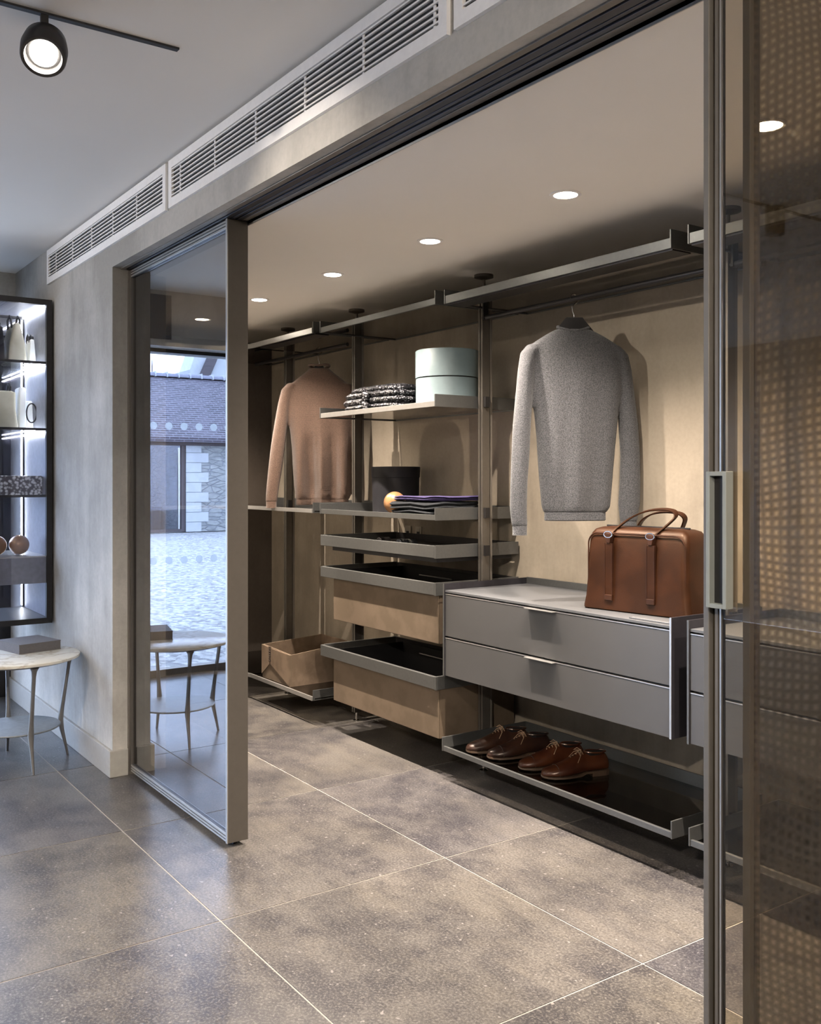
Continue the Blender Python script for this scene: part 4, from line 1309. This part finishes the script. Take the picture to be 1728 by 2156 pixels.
# ------------------------------------------------------------ side table with a book
TC = (-5.0, 1.123)
tb = thing('side_table', (TC[0], TC[1], 0), 'round marble-topped side table beside the plaster wall', 'table')
MB().lathe([(0.002, 0.512), (0.285, 0.512), (0.297, 0.517), (0.298, 0.528), (0.294, 0.531), (0.002, 0.531)], (TC[0], TC[1], 0), 72).build('tabletop', M['marble'], tb, True)
MB().lathe([(0.002, 0.505), (0.262, 0.505), (0.266, 0.512), (0.002, 0.512)], (TC[0], TC[1], 0), 60).build('under_plate', M['tablemetal'], tb, True)
MB().lathe([(0.002, 0.176), (0.205, 0.176), (0.208, 0.180), (0.205, 0.184), (0.002, 0.184)], (TC[0], TC[1], 0), 60).build('lower_shelf', M['tableshelf'], tb, True)
for ang in (5, 92, 177, 268):
    a = math.radians(ang)
    c, s_ = math.cos(a), math.sin(a)
    def Q(r, z):
        return (TC[0] + c * r, TC[1] + s_ * r, z)
    MB().tube([Q(0.250, 0.0), Q(0.240, 0.05), Q(0.222, 0.13), Q(0.214, 0.18), Q(0.222, 0.24), Q(0.240, 0.36), Q(0.255, 0.46), Q(0.260, 0.490), Q(0.262, 0.507)],
              [0.0065, 0.0075, 0.0105, 0.0145, 0.011, 0.0095, 0.010, 0.013, 0.022], 14).build('leg', M['tablemetal'], tb, True)
    MB().tube([Q(0.214, 0.155), Q(0.195, 0.168), Q(0.160, 0.173)], [0.009, 0.006, 0.004], 10).build('shelf_bracket', M['tablemetal'], tb, True)
bk = thing('book', (-5.10, 1.21, 0.531), 'thick taupe cloth-bound book lying on the marble table', 'book')
P0 = Vector((-5.003, 1.138)); e1 = Vector((-0.045, 0.212)); e2 = Vector((-0.232, -0.055))
def bslab(i, za, zb):
    a = P0 + e1.normalized() * i + e2.normalized() * i
    b_ = P0 + e1 - e1.normalized() * i + e2.normalized() * i
    c = P0 + e1 + e2 - e1.normalized() * i
    d = P0 + e2 + e1.normalized() * i
    vs = [(p.x, p.y, z) for z in (za, zb) for p in (a, b_, c, d)]
    return MB().add(vs, [(3, 2, 1, 0), (4, 5, 6, 7), (0, 1, 5, 4), (1, 2, 6, 5), (2, 3, 7, 6), (3, 0, 4, 7)])
bslab(0.0, 0.5315, 0.536).build('cover', M['book'], bk)
bslab(0.001, 0.536, 0.573).build('page_block', M['book'], bk)
bslab(0.0, 0.573, 0.5775).build('cover', M['book'], bk)

# ------------------------------------------------------------ lit display cabinet
cx0, cx1, cy0, cy1, cz0, cz1 = -6.10, -5.52, 1.12, 1.430, 0.600, 2.388
cb = thing('display_cabinet', (-5.8, 0.9, cz0), 'lit glass display cabinet with dark frame at the left edge', 'cabinet')
mb = MB()
fw = 0.030
for xx in (cx0, cx1 - fw):
    mb.box(xx, xx + fw, cy0, cy1, cz0, cz0 + fw).box(xx, xx + fw, cy0, cy1, cz1 - fw, cz1)
    mb.box(xx, xx + fw, cy0, cy0 + fw, cz0 + fw, cz1 - fw).box(xx, xx + fw, cy1 - fw, cy1, cz0 + fw, cz1 - fw)
for yy in (cy0, cy1 - fw):
    mb.box(cx0 + fw, cx1 - fw, yy, yy + fw, cz0, cz0 + fw).box(cx0 + fw, cx1 - fw, yy, yy + fw, cz1 - fw, cz1)
mb.build('frame', M['dark'], cb)
box('front_glass', M['cabinetglass'], cx1 - 0.008, cx1 - 0.004, cy0 + fw, cy1 - fw, cz0 + fw, cz1 - fw, cb)
box('back_glass', M['cabinetglass'], cx0 + 0.010, cx0 + 0.014, cy0 + fw, cy1 - fw, cz0 + fw, cz1 - fw, cb)
box('top_panel', M['cabgrey'], cx0 + fw, cx1 - fw, cy0 + fw, cy1 - fw, cz1 - 0.02, cz1 - 0.008, cb)
box('bottom_panel', M['topgrey'], cx0 + fw, cx1 - fw, cy0 + fw, cy1 - fw, cz0 + 0.008, cz0 + 0.03, cb)
box('side_panel', M['cabgrey'], cx0 + fw, cx1 - fw, cy1 - 0.020, cy1 - 0.012, cz0 + 0.03, cz1 - 0.02, cb)
for z in (2.036, 1.668, 1.300):
    box('shelf', M['shelfglass'], cx0 + 0.02, cx1 - 0.02, cy0 + 0.02, cy1 - 0.022, z, z + 0.008, cb)
    box('shelf_edge', M['dark'], cx1 - 0.02, cx1 - 0.012, cy0 + 0.02, cy1 - 0.022, z - 0.004, z + 0.010, cb)
for z in (2.364, 2.030, 1.662):
    box('led_strip', M['led'], cx0 + 0.04, cx1 - 0.05, cy1 - 0.034, cy1 - 0.022, z - 0.010, z - 0.002, cb)
box('led_strip', M['led'], cx0 + 0.02, cx0 + 0.026, cy1 - 0.034, cy1 - 0.028, 0.64, 2.35, cb)
dr = box('drawer', M['cabgrey'], cx0 + 0.03, cx1 - 0.012, cy0 + 0.03, cy1 - 0.022, 0.822, 0.965, cb)
box('drawer_top', M['lightsteel'], cx0 + 0.03, cx1 - 0.014, cy0 + 0.03, cy1 - 0.022, 0.965, 0.972, cb)

def tote(cxx, cyy, z0, w, dp, h, mat, label, top=0.35, strap=True, strapmat='black'):
    t = thing('handbag', (cxx, cyy, z0), label, 'handbag', 'handbags in the lit cabinet')
    MB().rings([[(cxx + a * s1, cyy + b_ * s2, z0 + zz) for a, b_ in rrect(-w / 2, w / 2, -dp / 2, dp / 2, min(dp, w) * 0.18, 4)] for (s1, s2, zz) in ((0.94, 0.9, 0.0), (1.0, 1.0, 0.012), (0.96, 0.8, h * 0.5), (0.90, top, h * 0.97), (0.85, top * 0.6, h))]).build('body', mat, t, True)
    if strap:
        for e in (-1, 1):
            MB().tube([(cxx - w * 0.22, cyy + e * dp * 0.20, z0 + h * 0.9), (cxx - w * 0.18, cyy + e * dp * 0.24, z0 + h * 1.12), (cxx, cyy + e * dp * 0.22, z0 + h * 1.22), (cxx + w * 0.18, cyy + e * dp * 0.24, z0 + h * 1.12), (cxx + w * 0.22, cyy + e * dp * 0.20, z0 + h * 0.9)], 0.006, 8).build('handle', M[strapmat], t, True)
    return t
tote(-5.78, 1.285, 2.045, 0.22, 0.10, 0.225, M['cream'], 'tall cream tote on the cabinet top shelf', 0.30, True)
tote(-5.80, 1.19, 2.045, 0.26, 0.06, 0.20, M['blackcard'], 'dark handbag at the frame edge on the cabinet top shelf', 0.6, True)
tote(-5.82, 1.382, 2.045, 0.14, 0.040, 0.15, M['offwhite'], 'small white bag nearest the cabinet side on the top shelf', 0.5, True)
tote(-5.76, 1.225, 1.677, 0.18, 0.13, 0.21, M['cream'], 'wide cream handbag on the cabinet second shelf', 0.8, True)
tote(-5.80, 1.325, 1.677, 0.12, 0.045, 0.24, M['offwhite'], 'narrow white bag standing on the cabinet second shelf', 0.8, False)
tote(-5.86, 1.382, 1.677, 0.10, 0.040, 0.17, M['offwhite'], 'small white bag with looped dark strap on the cabinet second shelf', 0.7, False)
lp = MB().tube([(-5.79, 1.385 + 0.028 * math.sin(a) * (1.0), 1.775 - 0.055 * math.cos(a)) for a in [2 * PI * q / 24 for q in range(24)]], 0.004, 8, closed=True)
tag(lp.build('bag_strap', M['black'], None, True), 'looped dark strap hanging on the small white bag in the cabinet', 'strap')
pc = box('patterned_case', M['pattern'], -5.82, -5.62, 1.152, 1.402, 1.3085, 1.415, None, bevel=0.004)
tag(pc, 'long pebbled silver case on the cabinet third shelf', 'case')
for k, (y, l) in enumerate(((1.296, 'bronze ball on the cabinet drawer, right of the pair'), (1.176, 'bronze ball on the cabinet drawer cut by the frame edge'))):
    tag(MB().sphere((-5.70, y, 0.9725 + 0.055), 0.055).build('wooden_ball', M['brass'], None, True), l, 'ball', 'bronze balls in the cabinet')
